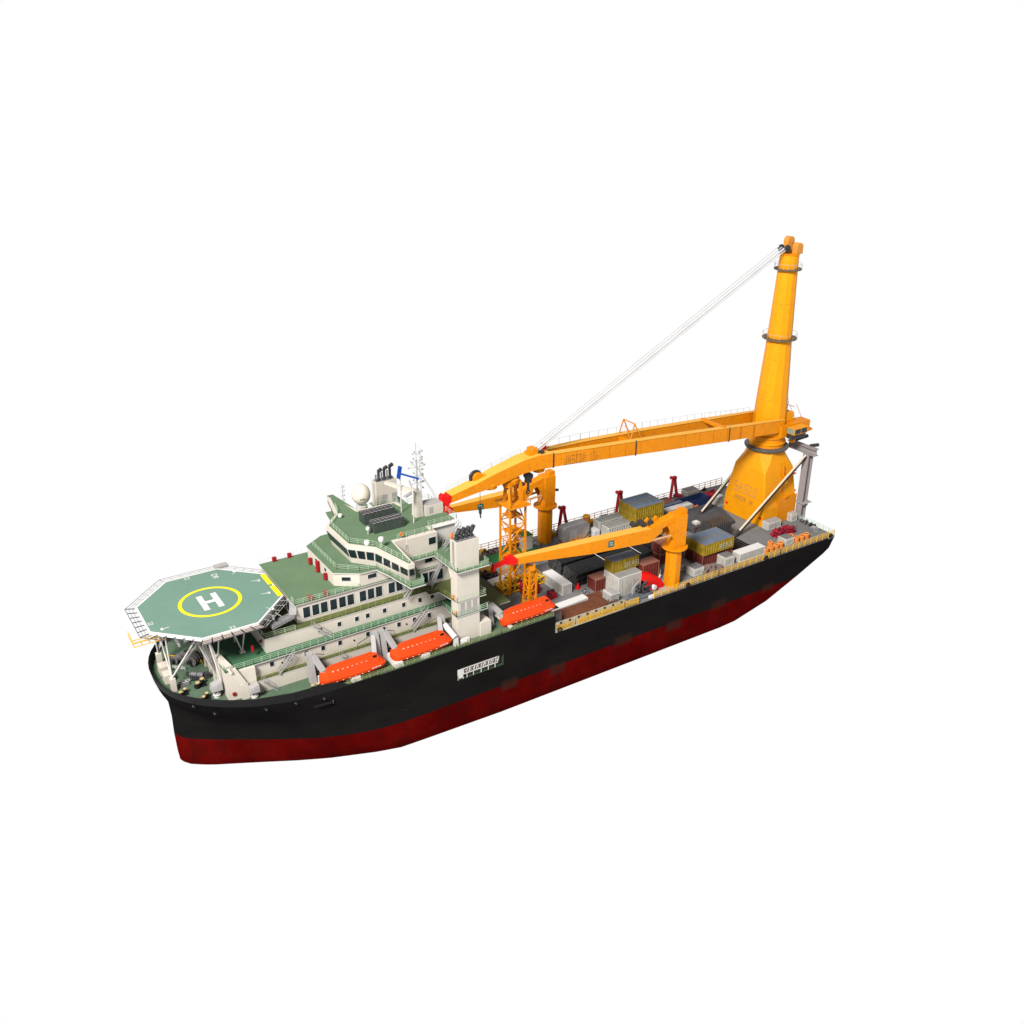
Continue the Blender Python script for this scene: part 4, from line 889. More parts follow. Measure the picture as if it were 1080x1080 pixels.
# ================================================================== LATTICE BOOM RESTS
def lattice(mb, c0, s0, z0, c1, s1, z1, n, t=.28, tb=.16):
    def cor(f):
        cx = c0[0]+(c1[0]-c0[0])*f; cy = c0[1]+(c1[1]-c0[1])*f; s = s0+(s1-s0)*f; z = z0+(z1-z0)*f
        return [Vector((cx+i*s,cy+j*s,z)) for i,j in ((-1,-1),(1,-1),(1,1),(-1,1))]
    A = cor(0); B_ = cor(1)
    for a, b in zip(A,B_): mb.bar(a,b,t)
    for k in range(n):
        P = cor(k/n); Q = cor((k+1)/n)
        for i in range(4):
            j = (i+1)%4; mb.bar(Q[i],Q[j],tb)
            if (k+i)%2: mb.bar(P[i],Q[j],tb)
            else: mb.bar(P[j],Q[i],tb)
br_ = thing('boom_rest_tower', 'wide yellow lattice tower holding up the main crane boom behind the accommodation', 'boom rest', (70.8,0,0))
l = MB(); lattice(l,(70.8,0),2.15,.06,(70.8,0),2.1,23.0,5,.42,.2); l.build('lattice_frame', ORANGE, br_)
l = MB(); l.prism([(67.8,-3.4),(73.6,-3.4),(73.6,3.0),(67.8,3.0)],23.0,23.35); l.build('top_platform', ORANGE, br_)
for z_ in (9.5,16.0,20.0): MB().prism([(68.9,-1.8),(72.6,-1.8),(72.6,1.8),(68.9,1.8)],z_,z_+.15).build('landing', ORANGE, br_)
l = MB(); l.bar((69.2,-1.2,23.3),(69.6,-1.0,28.4),.7); l.bar((72.4,-1.2,23.3),(72.0,-1,28.8),.7); l.bar((69.2,1.2,23.3),(69.6,1,28.4),.6); l.bar((72.4,1.2,23.3),(72,1,28.8),.6); l.bar((67.9,-3.0,23.4),(68.8,-1.6,28.2),.25)
l.lathe((69.6,0,0),[(.01,26.9),(1.4,27.6),(1.7,28.9),(.5,29)],12); l.build('saddle', ORANGE, br_)
rail('railing', [(67.9,-3.3,23.35),(73.5,-3.3,23.35),(73.5,2.9,23.35)], ORANGE, br_, h=1.2, bars=2, t=.06)
stair('stairway', (68.9,-.8,9.6),(72.4,-.8,16.0),(0,1.0,0), br_, ORANGE)
stair('stairway', (72.4,.8,3.2),(69,.8,9.5),(0,1.0,0), br_, ORANGE)
b2_ = thing('boom_rest_tower', 'slender yellow lattice tower under the near deck crane boom, standing behind the aftmost lifeboat', 'boom rest', (66,-14,4.5))
l = MB(); lattice(l,(66.2,-13.9),1.15,.1,(66.4,-14.2),.85,13.4,5,.34,.17); l.build('lattice_frame', ORANGE, b2_)
l = MB(); l.bar((66.4,-15.6,13.7),(66.4,-12.8,13.7),1.0,.6); l.bar((66.4,-15.6,13.7),(66.4,-15.6,15.2),.3); l.bar((66.4,-12.8,13.7),(66.4,-12.8,15.2),.3); l.build('saddle', ORANGE, b2_)
# ================================================================== LIFEBOATS AND DAVITS
def lifeboat(cx, label):
    cy = -19.2; z0 = 5.0
    t = thing('lifeboat', label, 'lifeboat', (cx,cy,z0), 'orange enclosed lifeboats along the ship side')
    def sec(x, b, zk, zg, zt, bt):
        return [(cx+x,cy-.12,zk),(cx+x,cy-b*.62,zk+.25),(cx+x,cy-b*.96,zk+.9),(cx+x,cy-b,zg),(cx+x,cy-b*.93,zg+.18),(cx+x,cy-bt,zt-.12),(cx+x,cy-bt*.55,zt),
                (cx+x,cy+bt*.55,zt),(cx+x,cy+bt,zt-.12),(cx+x,cy+b*.93,zg+.18),(cx+x,cy+b,zg),(cx+x,cy+b*.96,zk+.9),(cx+x,cy+b*.62,zk+.25),(cx+x,cy+.12,zk)]
    z0 -= .3
    S_ = [(-6.75,.55,z0+.15,z0+1.6,z0+2.2,.3),(-6.45,1.1,z0-.25,z0+1.6,z0+2.7,.65),(-5.5,1.6,z0-.1,z0+1.55,z0+3.05,1.0),(-3.6,1.8,z0,z0+1.5,z0+3.3,1.15),(0,1.88,z0,z0+1.45,z0+3.35,1.2),(3.4,1.8,z0,z0+1.5,z0+3.35,1.2),(3.9,1.78,z0,z0+1.5,z0+3.55,1.0),(5.2,1.65,z0+.05,z0+1.55,z0+3.55,.95),(6.0,1.55,z0+.1,z0+1.55,z0+2.6,.95),(6.7,1.3,z0+.35,z0+1.55,z0+1.9,.9)]
    lo = MB(); lo.loft([[p for i, p in enumerate(sec(*s)) if i in (0,1,2,3,10,11,12,13)] for s in S_]); lo.build('boat_hull', LIFE, t)
    up = MB(); up.loft([[p for i, p in enumerate(sec(*s)) if i in (3,4,5,6,7,8,9,10)] for s in S_]); can = up.build('canopy', LIFE, t)
    for i in range(8):
        x = -4.4+i*1.0; MB().cbox((cx+x,cy-1.18,z0+3.1),(.28,.14,.14)).build('porthole', PURE, can)
    for i in range(6):
        x = -4.0+i*1.35; MB().cbox((cx+x,cy-1.78,z0+.95),(.24,.12,.10)).build('grab_fitting', PURE, t)
    MB().cbox((cx+4.5,cy-.98,z0+3.35),(.8,.2,.5)).build('cockpit_window', BLACK, can); MB().cbox((cx+3.6,cy-.55,z0+3.3),(.1,.5,.3)).build('cockpit_window', BLACK, can)
    tx = MB()
    for i in range(7): tx.cbox((cx+3.6+i*.28,cy-1.83,z0+1.35+.02*i),(.16,.06,.16 if i%3 else .22))
    tx.build('registration_marking', PURE, t)
    rd = MB(); rd.bar((cx-6.55,cy,z0+1.0),(cx-6.1,cy,z0-.1),.25,.5); rd.build('towing_bow', LIFE, t)
    return t
for cx, lab in ((20.7,'foremost orange lifeboat nearest the helideck'),(35.9,'middle orange lifeboat just forward of the white exhaust tower'),(62.2,'aftmost orange lifeboat beyond the white exhaust tower at the hull step')):
    lifeboat(cx, lab)
def davit(x, label, flip=1, tall=6.3):
    t = thing('lifeboat_davit', label, 'davit', (x,-17,4.5), 'grey lifeboat davits')
    b = MB(); b.loft([[(x-.55,-17.9,4.5),(x+.55,-17.9,4.5),(x+.55,-16.2,4.5),(x-.55,-16.2,4.5)],[(x-.5,-16.9,4.5+tall),(x+.5,-16.9,4.5+tall),(x+.5,-15.6,4.5+tall),(x-.5,-15.6,4.5+tall)]]); b.build('column', LSTEEL, t)
    b = MB(); b.bar((x+.5*flip,-16.3,4.5+tall-.4),(x+1.6*flip,-19.0,7.6),.9,.9); b.bar((x+1.6*flip,-19.0,7.7),(x+1.9*flip,-19.4,6.2),.7,.7); b.build('arm', LSTEEL, t)
    b = MB(); b.box(x-.3,x+1.5,-16.8,-15.4,4.5,6.2); b.cyl((x+.4,-16.4,7.0),(x+2.2,-16.4,7.0),.6,n=12); b.build('winch', STEEL, t)
    b = MB(); b.cyl((x,-16.2,4.5+tall-.1),(x+3.4*flip,-15.2,4.4+tall-1.9),.08,n=6); b.build('fall_wire', DSTEEL, t)
    return t
davit(13.3,'foremost grey davit at the bow end of the front lifeboat',1)
davit(27.3,'grey davit at the stern end of the front lifeboat',-1)
davit(28.7,'grey davit at the bow end of the middle lifeboat',1,6.6)
davit(42.4,'grey davit between the middle lifeboat and the exhaust tower',-1,5.6)
davit(54.0,'aftmost grey davit behind the bow of the rear lifeboat',1,5.0)
cn=0
for x, lab in ((14.9,'white cradle under the bow of the front lifeboat'),(20.6,'white cradle under the middle of the front lifeboat'),(29.9,'white cradle under the bow of the middle lifeboat'),(36.0,'white cradle under the middle of the middle lifeboat'),(43.1,'white cradle at the stern end of the middle lifeboat'),(55.6,'white slanted cradle at the bow end of the aftmost lifeboat')):
    b = MB()
    if x < 55: b.loft([[(x-.9,-21.3,4.5),(x+1.1,-21.3,4.5),(x+1.1,-17.8,4.5),(x-.9,-17.8,4.5)],[(x-.8,-21.1,5.3),(x+1.0,-21.1,5.3),(x+1.0,-17.6,6.1),(x-.8,-17.6,6.1)]])
    else: b.bar((x,-16.8,6.4),(x+1.4,-21.0,4.7),.7,.5)
    if x == 43.1: b = MB(); b.cyl((x+.2,-20.6,6.6),(x-.6,-17.5,8.4),.65,n=12); b.bar((x+.4,-20.4,4.5),(x+.4,-20.2,6.4),.9,.9)
    o = b.build('boat_cradle', WHITE); centre(o,(x,-19,4.5)); tag(o, lab, 'cradle', 'white lifeboat cradles')
# ================================================================== FORE DECK GEAR
def bollard(x, y, z, lab, ang=0, s=1.0, cap=BOLL):
    t = thing('mooring_bollard', lab, 'bollard', (x,y,z), 'twin mooring bollards with pale tops')
    b = MB(); c, s_ = math.cos(ang)*.6*s, math.sin(ang)*.6*s
    b.cbox((x,y,z+.1),(1.9*s,1.0*s,.2))
    for k in (-1,1): b.cyl((x+k*c,y+k*s_,z+.1),(x+k*c,y+k*s_,z+1.0*s),.33*s,n=10)
    b.build('base', BLACK, t)
    for k in (-1,1): MB().cyl((x+k*c,y+k*s_,z+1.0*s),(x+k*c,y+k*s_,z+1.12*s),.35*s,n=10).build('cap', cap, t)
bollard(-9.2,-7.6,4.5,'pale-topped bollard behind the bulwark left of the two ventilators',.6)
bollard(-6.0,-11.3,4.5,'pale-topped bollard by the bulwark nearest the front ventilator',.8)
bollard(-5.6,-6.4,4.5,'pale-topped bollard aft of the small deck hatch on the bow deck',.7,1.2)
bollard(-4.6,5.2,4.5,'pale-topped bollard beyond the large anchor winch on the bow deck',.2,1.2)
bollard(-9.6,3.6,4.5,'pale-topped bollard beside the box vents at the bow',1.2)
bollard(-2.0,11.0,4.5,'pale-topped bollard in the shade under the far side of the helideck',1.2,1.2)
bollard(12.9,-19.3,4.5,'black twin bollard on deck just ahead of the front lifeboat',0,.95)
bollard(7.2,-19.2,4.5,'grey roller on deck beside the lower house wall ahead of the lifeboats',0,.7,STEEL)
def winch(x, y, z, lab, r, ln, ang=0):
    t = thing('anchor_winch', lab, 'winch', (x,y,z), 'grey mooring winches on the bow deck')
    d = Vector((math.cos(ang),math.sin(ang),0)); e = Vector((-d.y,d.x,0)); c = Vector((x,y,z+r*.95))
    b = MB(); b.cyl(c-d*ln/2,c+d*ln/2,r*.75,n=16); b.build('drum', STEEL, t, smooth=False)
    for k in (-.5,0,.5): MB().cyl(c+d*(ln*k-.08),c+d*(ln*k+.08),r,n=18).build('flange', mat('warm_grey_machine',(.20,.185,.19),.5,.2,1), t)
    b = MB(); b.cbox((x,y,z+.15),(ln*.9,2.0,.3)); b.cbox(tuple(c+d*(ln*.5+.7)),(1.0,1.0,1.2)); b.cyl(c-d*(ln/2+.9),c-d*ln/2,.4,n=10); b.build('gearbox', DSTEEL, t)
winch(-4.6,2.0,4.5,'largest grey anchor winch in the middle of the bow deck',1.25,1.4,.7)
winch(-5.2,-3.0,4.5,'grey winch with long drum between the large anchor winch and the bulwark',.65,2.6,-.7)
winch(-6.6,4.6,4.5,'dark winch on the far half of the bow deck under the helideck',.9,2.2,.4)
o = MB(); o.box(-9.0,-7.2,-4.9,-3.1,4.52,4.9); o.box(-8.8,-7.4,-4.7,-3.3,4.9,5.0); o = o.build('deck_hatch', STEEL); centre(o,(-8,-4,4.5)); tag(o,'small dark hatch with white hoops in front of the bow bollards','hatch')
hp = MB()
for i in range(3): hp.torus((-8.7+i*.7,-4.0,5.1),.38,.07,12,5)
hp = hp.build('mooring_rope', PURE); centre(hp,(-8,-4,5)); tag(hp,'white coiled mooring rope lying on the small hatch at the bow','rope')
for i,(x,y) in enumerate(((-10.4,-1.2),(-10.4,2.2))):
    b = MB(); b.box(x-.8,x+.8,y-1.1,y+1.1,4.5,6.3); b = b.build('vent_box', CREAM); centre(b,(x,y,4.5)); tag(b, ('cream box vent against the bow bulwark, nearer of the two','cream box vent against the bow bulwark, farther of the two')[i],'vent box','cream box vents at the bow')
for i,(x0,y0,x1,y1) in enumerate(((-8.8,7.5,-3.0,1.2),(-8.6,2.4,-6.6,.6))):
    b = MB(); b.bar((x0,y0,5.3),(x1,y1,5.3),.1); b.bar((x0,y0,4.9),(x1,y1,4.9),.08)
    for k in range(5): q = Vector((x0,y0,4.5)).lerp(Vector((x1,y1,4.5)),k/4); b.bar(q,q+Vector((0,0,.8)),.08)
    b = b.build('chain_stopper_rail', YELLOW if i==0 else PURE); centre(b,((x0+x1)/2,(y0+y1)/2,4.5)); tag(b, ('thin yellow guard rail crossing the bow deck','short white guard rail beside the dark bow winch')[i],'guard rail')
# ================================================================== CONTAINERS
def container(name, label, x0, y0, lx, ly, h, z0=0.05, m=WCONT, roof=None, group=None, door='x-', word=None, ribs=True, frame=None, plain=False):
    roof = roof or m; x1, y1 = x0+lx, y0+ly; fr = frame or {WCONT:PURE, RCONT:RROOF}.get(m, m)
    t = thing(name, label, 'container', ((x0+x1)/2,(y0+y1)/2,z0), group)
    b = MB(); d = .13
    def wav(a, bb, n): 
        out = []; k = max(3,int((bb-a)/.8)); st = (bb-a)/k
        for i in range(k): out += [(a+st*(i+.08),0),(a+st*(i+.38),0),(a+st*(i+.5),d),(a+st*(i+.88),d)]
        return out
    zb, zt = z0+.12, z0+h-.12
    if plain: b.box(x0+.05,x1-.05,y0+.05,y1-.05,zb,zt)
    else:
        ring_ = [(x,y0+.04+o) for x,o in wav(x0+.1,x1-.1,0)] + [(x1-.04-o,y) for y,o in wav(y0+.1,y1-.1,0)] + [(x,y1-.04-o) for x,o in reversed(wav(x0+.1,x1-.1,0))] + [(x0+.04+o,y) for y,o in reversed(wav(y0+.1,y1-.1,0))]
        b.loft([[(x,y,zb) for x,y in ring_],[(x,y,zt) for x,y in ring_]])
    body = b.build('body', m, t)
    f = MB(); w = .16
    for x in (x0,x1-w):
        for y in (y0,y1-w): f.box(x,x+w,y,y+w,z0,z0+h)
    for z_ in (z0,z0+h-w):
        f.box(x0+w,x1-w,y0,y0+w*.8,z_,z_+w); f.box(x0+w,x1-w,y1-w*.8,y1,z_,z_+w); f.box(x0,x0+w*.8,y0+w,y1-w,z_,z_+w); f.box(x1-w*.8,x1,y0+w,y1-w,z_,z_+w)
    f.build('corner_frame', fr, t)
    r = MB(); r.box(x0+.1,x1-.1,y0+.1,y1-.1,z0+h-.1,z0+h+.012)
    for i in range(int(lx/.6)): r.box(x0+.3+i*.6,x0+.5+i*.6,y0+.25,y1-.25,z0+h+.012,z0+h+.035)
    r.build('roof', roof, t)
    dd = MB(); 
    if door == 'x-':
        for k in (0,1):
            ya = y0+.2+k*(ly-.4)/2+.02; yb = ya+(ly-.4)/2-.04; dd.box(x0-.03,x0+.05,ya,yb,z0+.2,z0+h-.2)
            for q in (.3,.7): dd.cyl((x0-.07,ya+(yb-ya)*q,z0+.2),(x0-.07,ya+(yb-ya)*q,z0+h-.2),.03,n=6)
    else:
        for k in (0,1):
            xa = x0+.2+k*(lx-.4)/2+.02; xb = xa+(lx-.4)/2-.04; dd.box(xa,xb,y0-.03,y0+.05,z0+.2,z0+h-.2)
            for q in (.3,.7): dd.cyl((xa+(xb-xa)*q,y0-.07,z0+.2),(xa+(xb-xa)*q,y0-.07,z0+h-.2),.03,n=6)
    dd.build('door', m, t)
    if word: text('lettering', word, 2.0, (x0+lx*.73,y0-.05,z0+h*.40), basis((1,0,0),(0,0,1)), CLETTER, t, .02)
    return t
YG = 'yellow containers with blue-grey roofs'; RG = 'oxide red containers'; WG = 'white and grey steel containers'
container('cargo_container','single yellow container with blue-grey roof stacked on a grey-white container',90.2,-13.9,8.0,3.2,3.0,z0=5.1,m=YCONT,roof=YROOF,group=YG,word='BEAR')
container('cargo_container','grey-white container standing under the single yellow one beside the red guard',90.0,-16.9,7.0,3.6,4.9-.2,m=WCONT,roof=TARP,group=WG,door='y-') if False else None
container('cargo_container','grey-white container with vertical ribs under the single yellow container',90.0,-16.5,7.0,5.6,5.0,m=WCONT,roof=TARP,group=WG,door='y-')
container('cargo_container','short oxide red container with faded top at the open end of the pipe stack',86.9,-11.8,4.4,3.3,3.2,m=RCONT,roof=RROOF,group=RG)
container('cargo_container','oxide red container just behind the curved red guard beside the yellow one',98.6,-15.2,5.2,3.2,5.4,z0=.05,m=RCONT,roof=RROOF,group=RG)
container('cargo_container','bright white container lying across the deck near the aftmost lifeboat',79.2,-8.9,2.8,8.4,2.7,m=WCONT,roof=PURE,group=WG,door='y-')
container('cargo_container','yellow container marked in pale letters, near one of the pair behind the near crane',117.3,-16.4,10.4,3.3,3.0,z0=3.35,m=YCONT,roof=YROOF,group=YG,word='BEAR')
container('cargo_container','yellow container marked in pale letters, far one of the pair behind the near crane',117.3,-13.0,10.4,3.3,3.0,z0=3.35,m=YCONT,roof=YROOF,group=YG)
container('cargo_container','red container under the near yellow one of the pair behind the near crane',117.6,-16.0,10.2,3.2,3.2,m=RCONT,roof=RROOF,group=RG)
container('cargo_container','red container under the far yellow one of the pair behind the near crane',117.6,-12.7,10.2,3.2,3.2,m=RCONT,roof=RROOF,group=RG)
for i,(x,y,z) in enumerate(((108.9,-9.6,.05),(108.9,-9.6,3.05))):
    container('cargo_container',('lower red container hidden mostly behind the near crane pedestal','upper red container standing mostly behind the near crane pedestal')[i],x,y,8.2,3.2,3.0,z0=z,m=RCONT,roof=RROOF,group=RG)
container('cargo_container','yellow container in the far pair, nearer one, behind the crane winch drums',115.0,7.3,9.8,3.6,3.2,z0=4.8,m=YCONT,roof=YROOF,group=YG)
container('cargo_container','yellow container in the far pair, farther one, near the far rail',115.0,11.1,9.8,3.6,3.2,z0=4.8,m=YCONT,roof=YROOF,group=YG)
for i,y in enumerate((7.3,11.1)): container('cargo_container',('yellow-green container underneath the nearer one of the far yellow pair','yellow-green container underneath the farther one of the far yellow pair')[i],115.0,y,9.8,3.6,4.7,m=YCONT,roof=YROOF,group=YG)
container('cargo_container','long white container near the dark covered platform by the stern',127.5,-19.2,9.0,2.6,2.3,m=WCONT,roof=PURE,group=WG,plain=True)
container('cargo_container','pale grey container with white top edge left of the far yellow pair',107.1,12.6,9.4,3.0,3.8,m=WCONT,roof=TARP,group=WG)
container('cargo_container','dusty grey container with slatted side in front of the pale grey one',107.3,9.0,9.2,3.2,3.4,m=WCONT,roof=TARP,group=WG)
container('cargo_container','small grey container end next to the far yellow pair',116.0+.0,3.6,3.8,2.6,2.8,m=LSTEEL,roof=YROOF,group=WG) if False else None
container('cargo_container','white bundle container in front of the navy container, longer one',129.8,11.3,6.2,2.2,2.2,m=WCONT,roof=PURE,group=WG,plain=True)
container('cargo_container','white bundle container in front of the navy container, shorter one',136.3,11.3,3.2,2.2,2.2,m=WCONT,roof=PURE,group=WG,plain=True)
container('cargo_container','flat oxide red container beside the red frame near the far rail',129.5,15.0,6.5,3.6,2.6,m=RCONT,roof=RROOF,group=RG)
container('cargo_container','navy blue container with blue-grey roof behind the white bundles',130.5,13.7,7.5,1.6,2.4,m=NAVY,roof=YROOF)
# open-top navy container
t = thing('open_container','long navy blue open-top container by the far rail','container',(142,14.4,0))
b = MB(); b.box(136.8,147.4,12.9,13.05,0,2.3); b.box(136.8,147.4,16.1,16.25,0,2.3); b.box(136.8,136.95,13.05,16.1,0,2.3); b.box(147.25,147.4,13.05,16.1,0,2.3); b.build('wall', NAVY, t)
MB().box(136.95,147.25,13.05,16.1,.1,.4).build('floor', BLACK, t)
b = MB(); b.box(136.8,142.0,13.05,16.1,2.1,2.3); 
# crates
def crate(label, x0, y0, lx, ly, h, m=TARP, mt=None, z0=.05, rounded=False, group='grey and white equipment crates'):
    t = thing('equipment_crate', label, 'crate', (x0+lx/2,y0+ly/2,z0), group)
    b = MB(); e = .12
    b.loft([[(x0,y0,z0),(x0+lx,y0,z0),(x0+lx,y0+ly,z0),(x0,y0+ly,z0)],[(x0,y0,z0+h*.85),(x0+lx,y0,z0+h*.85),(x0+lx,y0+ly,z0+h*.85),(x0,y0+ly,z0+h*.85)],[(x0+e,y0+e,z0+h),(x0+lx-e,y0+e,z0+h),(x0+lx-e,y0+ly-e,z0+h),(x0+e,y0+ly-e,z0+h)]])
    b.build('body', m, t)
    b = MB(); b.box(x0+.15,x0+lx-.15,y0+.15,y0+ly-.15,z0+h-.02,z0+h+.05); b.build('lid', mt or STEEL, t)
    b = MB(); b.box(x0+.1,x0+lx-.1,y0-.04,y0,z0+.15,z0+.3); b.box(x0+.1,x0+lx-.1,y0-.04,y0,z0+h*.75,z0+h*.82); b.box(x0+.1,x0+.22,y0-.04,y0,z0+.3,z0+h*.75); b.box(x0+lx-.22,x0+lx-.1,y0-.04,y0,z0+.3,z0+h*.75); b.build('panel_frame', PURE, t)
    return t
crate('grey-lidded crate beside the near yellow rail left of the rope coils',112.2,-18.8,3.4,3.0,2.1,WCONT)
crate('flat grey-green crate between the near crane pedestal and the red container',110.4,-14.8,4.0,3.2,1.8,LSTEEL)
crate('square grey crate right of the rope coils beside the near rail',122.4,-19.0,3.4,2.8,2.6,WCONT)
crate('grey crate standing among the orange drums near the stern corner',144.7,-18.9,3.2,2.8,1.9,WCONT)
crate('large white crate against the near corner of the crane pedestal',147.9,-9.8,4.9,2.3,2.3,WCONT,LSTEEL)
crate('small white crate at the aft side of the crane pedestal',157.6,-9.3,2.3,1.9,2.3,WCONT,WCONT)
crate('tall grey-topped crate between the red container and the near crane',102.6,-14.6,2.4,2.3,2.7,LSTEEL)
crate('white crate near the foot of the far gantry brace',150.0-2.6,9.3,3.0,2.2,2.8,WCONT,PURE)
crate('grey crate with white end near the far rail behind the navy container',143.6,18.0,4.4,2.6,2.6,WCONT,STEEL)
crate('low grey crate forward of the far grey-ended crate',138.6,17.6,4.6,2.4,1.2,LSTEEL,STEEL)
crate('small grey crate by the stern rail corner',157.6,-17.4,1.7,1.7,1.2,STEEL,LSTEEL)
crate('white tank crate behind the yellow containers near the dark platform',132.0,1.8,1.7,1.7,1.7,WCONT,PURE)
crate('small white crate between the far grey containers',104.8,12.0,1.8,2.4,2.2,PURE,PURE)
crate('pale crate at the foot of the far red frame nearest the far crane',96.0,19.2,1.8,1.5,1.0,PURE,PURE)
# rounded grey tank skid F and big tank housing a
def roundbox(name, label, cat, x0, y0, lx, ly, h, m, r=.8, z0=.05, axis='y', grp=None):
    b = MB(); pr = []
    w = lx if axis == 'y' else ly
    for cx, cz, a0 in ((w-r,r,-pi/2),(w-r,h-r,0),(r,h-r,pi/2),(r,r,pi)):
        for i in range(5): a = a0+i*pi/8; pr.append((cx+r*math.cos(a),cz+r*math.sin(a)))
    if axis == 'y': b.loft([[(x0+p[0],y0,z0+p[1]) for p in pr],[(x0+p[0],y0+ly,z0+p[1]) for p in pr]])
    else: b.loft([[(x0,y0+p[0],z0+p[1]) for p in pr],[(x0+lx,y0+p[0],z0+p[1]) for p in pr]])
    t = thing(name, label, cat, (x0+lx/2,y0+ly/2,z0), grp); bo = b.build('body', m, t); return t
t = roundbox('tank_skid','grey rounded tank unit with white edge on the rusty plate','tank',86.4,-18.2,2.6,3.0,2.5,LSTEEL,.6)
b = MB(); b.bar((86.5,-18.25,2.5),(86.5,-15.2,2.5),.14); b.bar((86.4,-18.3,2.4),(89.0,-18.3,2.4),.12); b.build('edge_trim', PURE, t)
b = MB(); 
rnd = random.Random(11)
for i in range(26): b.cyl((85.4+rnd.random()*2.8,-19.6+rnd.random()*2.0,.1+rnd.random()*.9),(85.4+rnd.random()*2.8,-19.6+rnd.random()*2.0,.1+rnd.random()*1.1),.12+.1*rnd.random(),n=7)
b.build('pipework', mat('brown_machinery',(0.11,0.065,0.055),.7,.5,2), t)
t = roundbox('tank_housing','large rounded grey housing between the far crane and the grey containers','tank',95.3,12.8,8.4,2.8,5.0,mat('smooth_grey_housing',(0.33,0.33,0.34),.6,.12,.5,dirt=.4,dirt_rgb=(.22,.21,.2)),1.2)
b = MB(); b.box(97.2,99.6,12.7,12.8,1.2,3.6); b.build('side_panel', LSTEEL, t)
stair('stairway',(100.2,11.8,.1),(102.6,12.4,3.2),(0,1,0),t,mat('tan_ladder',(.5,.42,.3)))
t = thing('orange_fuel_tank','orange drum tank standing between the far housing and grey containers','tank',(105.6,16.8,0))
MB().cyl((105.6,16.8,0.05),(105.6,16.8,4.6),1.05,n=16).build('shell', mat('brown_orange_tank',(.55,.2,.06),.6,.2,1), t); MB().torus((105.6,16.8,4.7),.8,.22,16,6).build('top_ring', YELLOW, t)
# ================================================================== PIPES
pm = MB(); pm.tube((0.12,0,0),(24,0,0),.38,.29,10,0); pm.tube((0,0,0),(.12,0,0),.395,.28,10,1)
pipe0 = pm.build('steel_pipe', [PIPEB,PIPEE])
first = True
PG = 'black steel pipes stacked lengthwise amidships'
def put_pipe(x,y,z,lab):
    global first
    o = pipe0 if first else pipe0.copy()
    if not first: COL.objects.link(o)
    first = False; o.location = (x,y,z); ORG[o.name] = (0,0,0); tag(o, lab, 'pipe', PG)
prnd = random.Random(2)
for st, (yy, nrow, lab) in enumerate(((-7.3,7,'black pipe in the nearer of the two pipe stacks'),(-0.7,7,'black pipe in the farther of the two pipe stacks'))):
    for r_ in range(5):
        for k in range(nrow):
            if r_ < 4 and 0 < k and st == 1 and r_ < 3 and k < nrow: pass
            put_pipe(84.4+prnd.random()*.5, yy+.4+k*.79+(.0 if r_%2==0 else .2), .5+r_*.68, lab)
b = MB()
for x in (94.5,104.5): b.bar((x,-7.4,3.95),(x,5.3,3.95),.12,.1)
b = b.build('lashing_strap', PURE); centre(b,(99,-1,3.95)); tag(b,'white lashing straps crossing the top of the black pipes','strap')
b = MB()
for k in range(16): b.cyl((109.0,-5.0+k*.8-.0,.5),(113.5,-5.0+k*.8,.5),.38,n=8) if False else None
t = thing('cargo_rack','dark open steel rack behind the black pipes near the red containers','rack',(112,0,0))
b = MB(); b.box(109.5,116.8,-5.4,4.0,0.05,3.4); b.build('body', BLACK, t)
b = MB(); b.bar((106,4.8,1.6),(113,4.8,1.6),.5); 
for i in range(6): b.bar((106+i*1.6,3.8,.3),(106.8+i*1.6,5.6,2.2),.25)
b.build('frame', YELLOW, t)
o = MB(); o.lathe((84.6,-7.9,0.05), [(.01,0),(.55,0),(.5,.25),(.12,1.5),(.01,1.55)], 14); o.box(84.0,85.2,-8.5,-7.3,.05,.16); o = o.build('traffic_cone', RED); centre(o,(84.6,-7.9,0)); tag(o,'small red cone at the open ends of the black pipes','cone')
# dark covered platform and pin rack
t = thing('covered_platform','low dark grey covered platform in front of the mast crane pedestal','platform',(134,5,0))
b = MB(); b.prism([(129.5,-1.5),(143.5,-1.5),(146.5,6.5),(146.0,11.0),(136.0,11.2),(129.0,5.0)],0.05,1.1); b.build('deck', DGREY, t)
b = MB()
for i in range(14): a = i/13*pi; b.cbox((131.5+2.4*math.cos(a),-.9+1.0*math.sin(a),1.4),(.5,.4,.6))
b.build('cable_ring', mat('brown_machinery',(.11,.065,.055)), t)
t = thing('pin_rack','tall dark steel rack topped with rows of pins in front of the mast crane','rack',(133.5,-4.5,0))
MB().box(129.0,136.2,-7.2,-2.8,0.05,4.6).build('body', mat('dark_rack_steel',(0.06,0.058,0.065),.6,.2,.5), t)
for i in range(9):
    for j in range(5):
        x = 129.5+i*.78; y = -6.9+j*.95; MB().cyl((x,y,4.6),(x,y,5.5),.17,n=6).build('pin', mat('rusty_pin',(0.12,0.085,0.06),.7,.3,2), t)
t = thing('steel_skid','black steel skid between the near yellow containers and long white container','skid',(131,-12,0))
MB().box(128.6,136.0,-15.0,-8.4,.05,.9).build('body', BLACK, t)
b = MB()
for k in range(6): b.bar((129+k*1.2,-15.1,.5),(129+k*1.2,-8.3,.5),.25,1.0)
b.build('rib', DSTEEL, t)
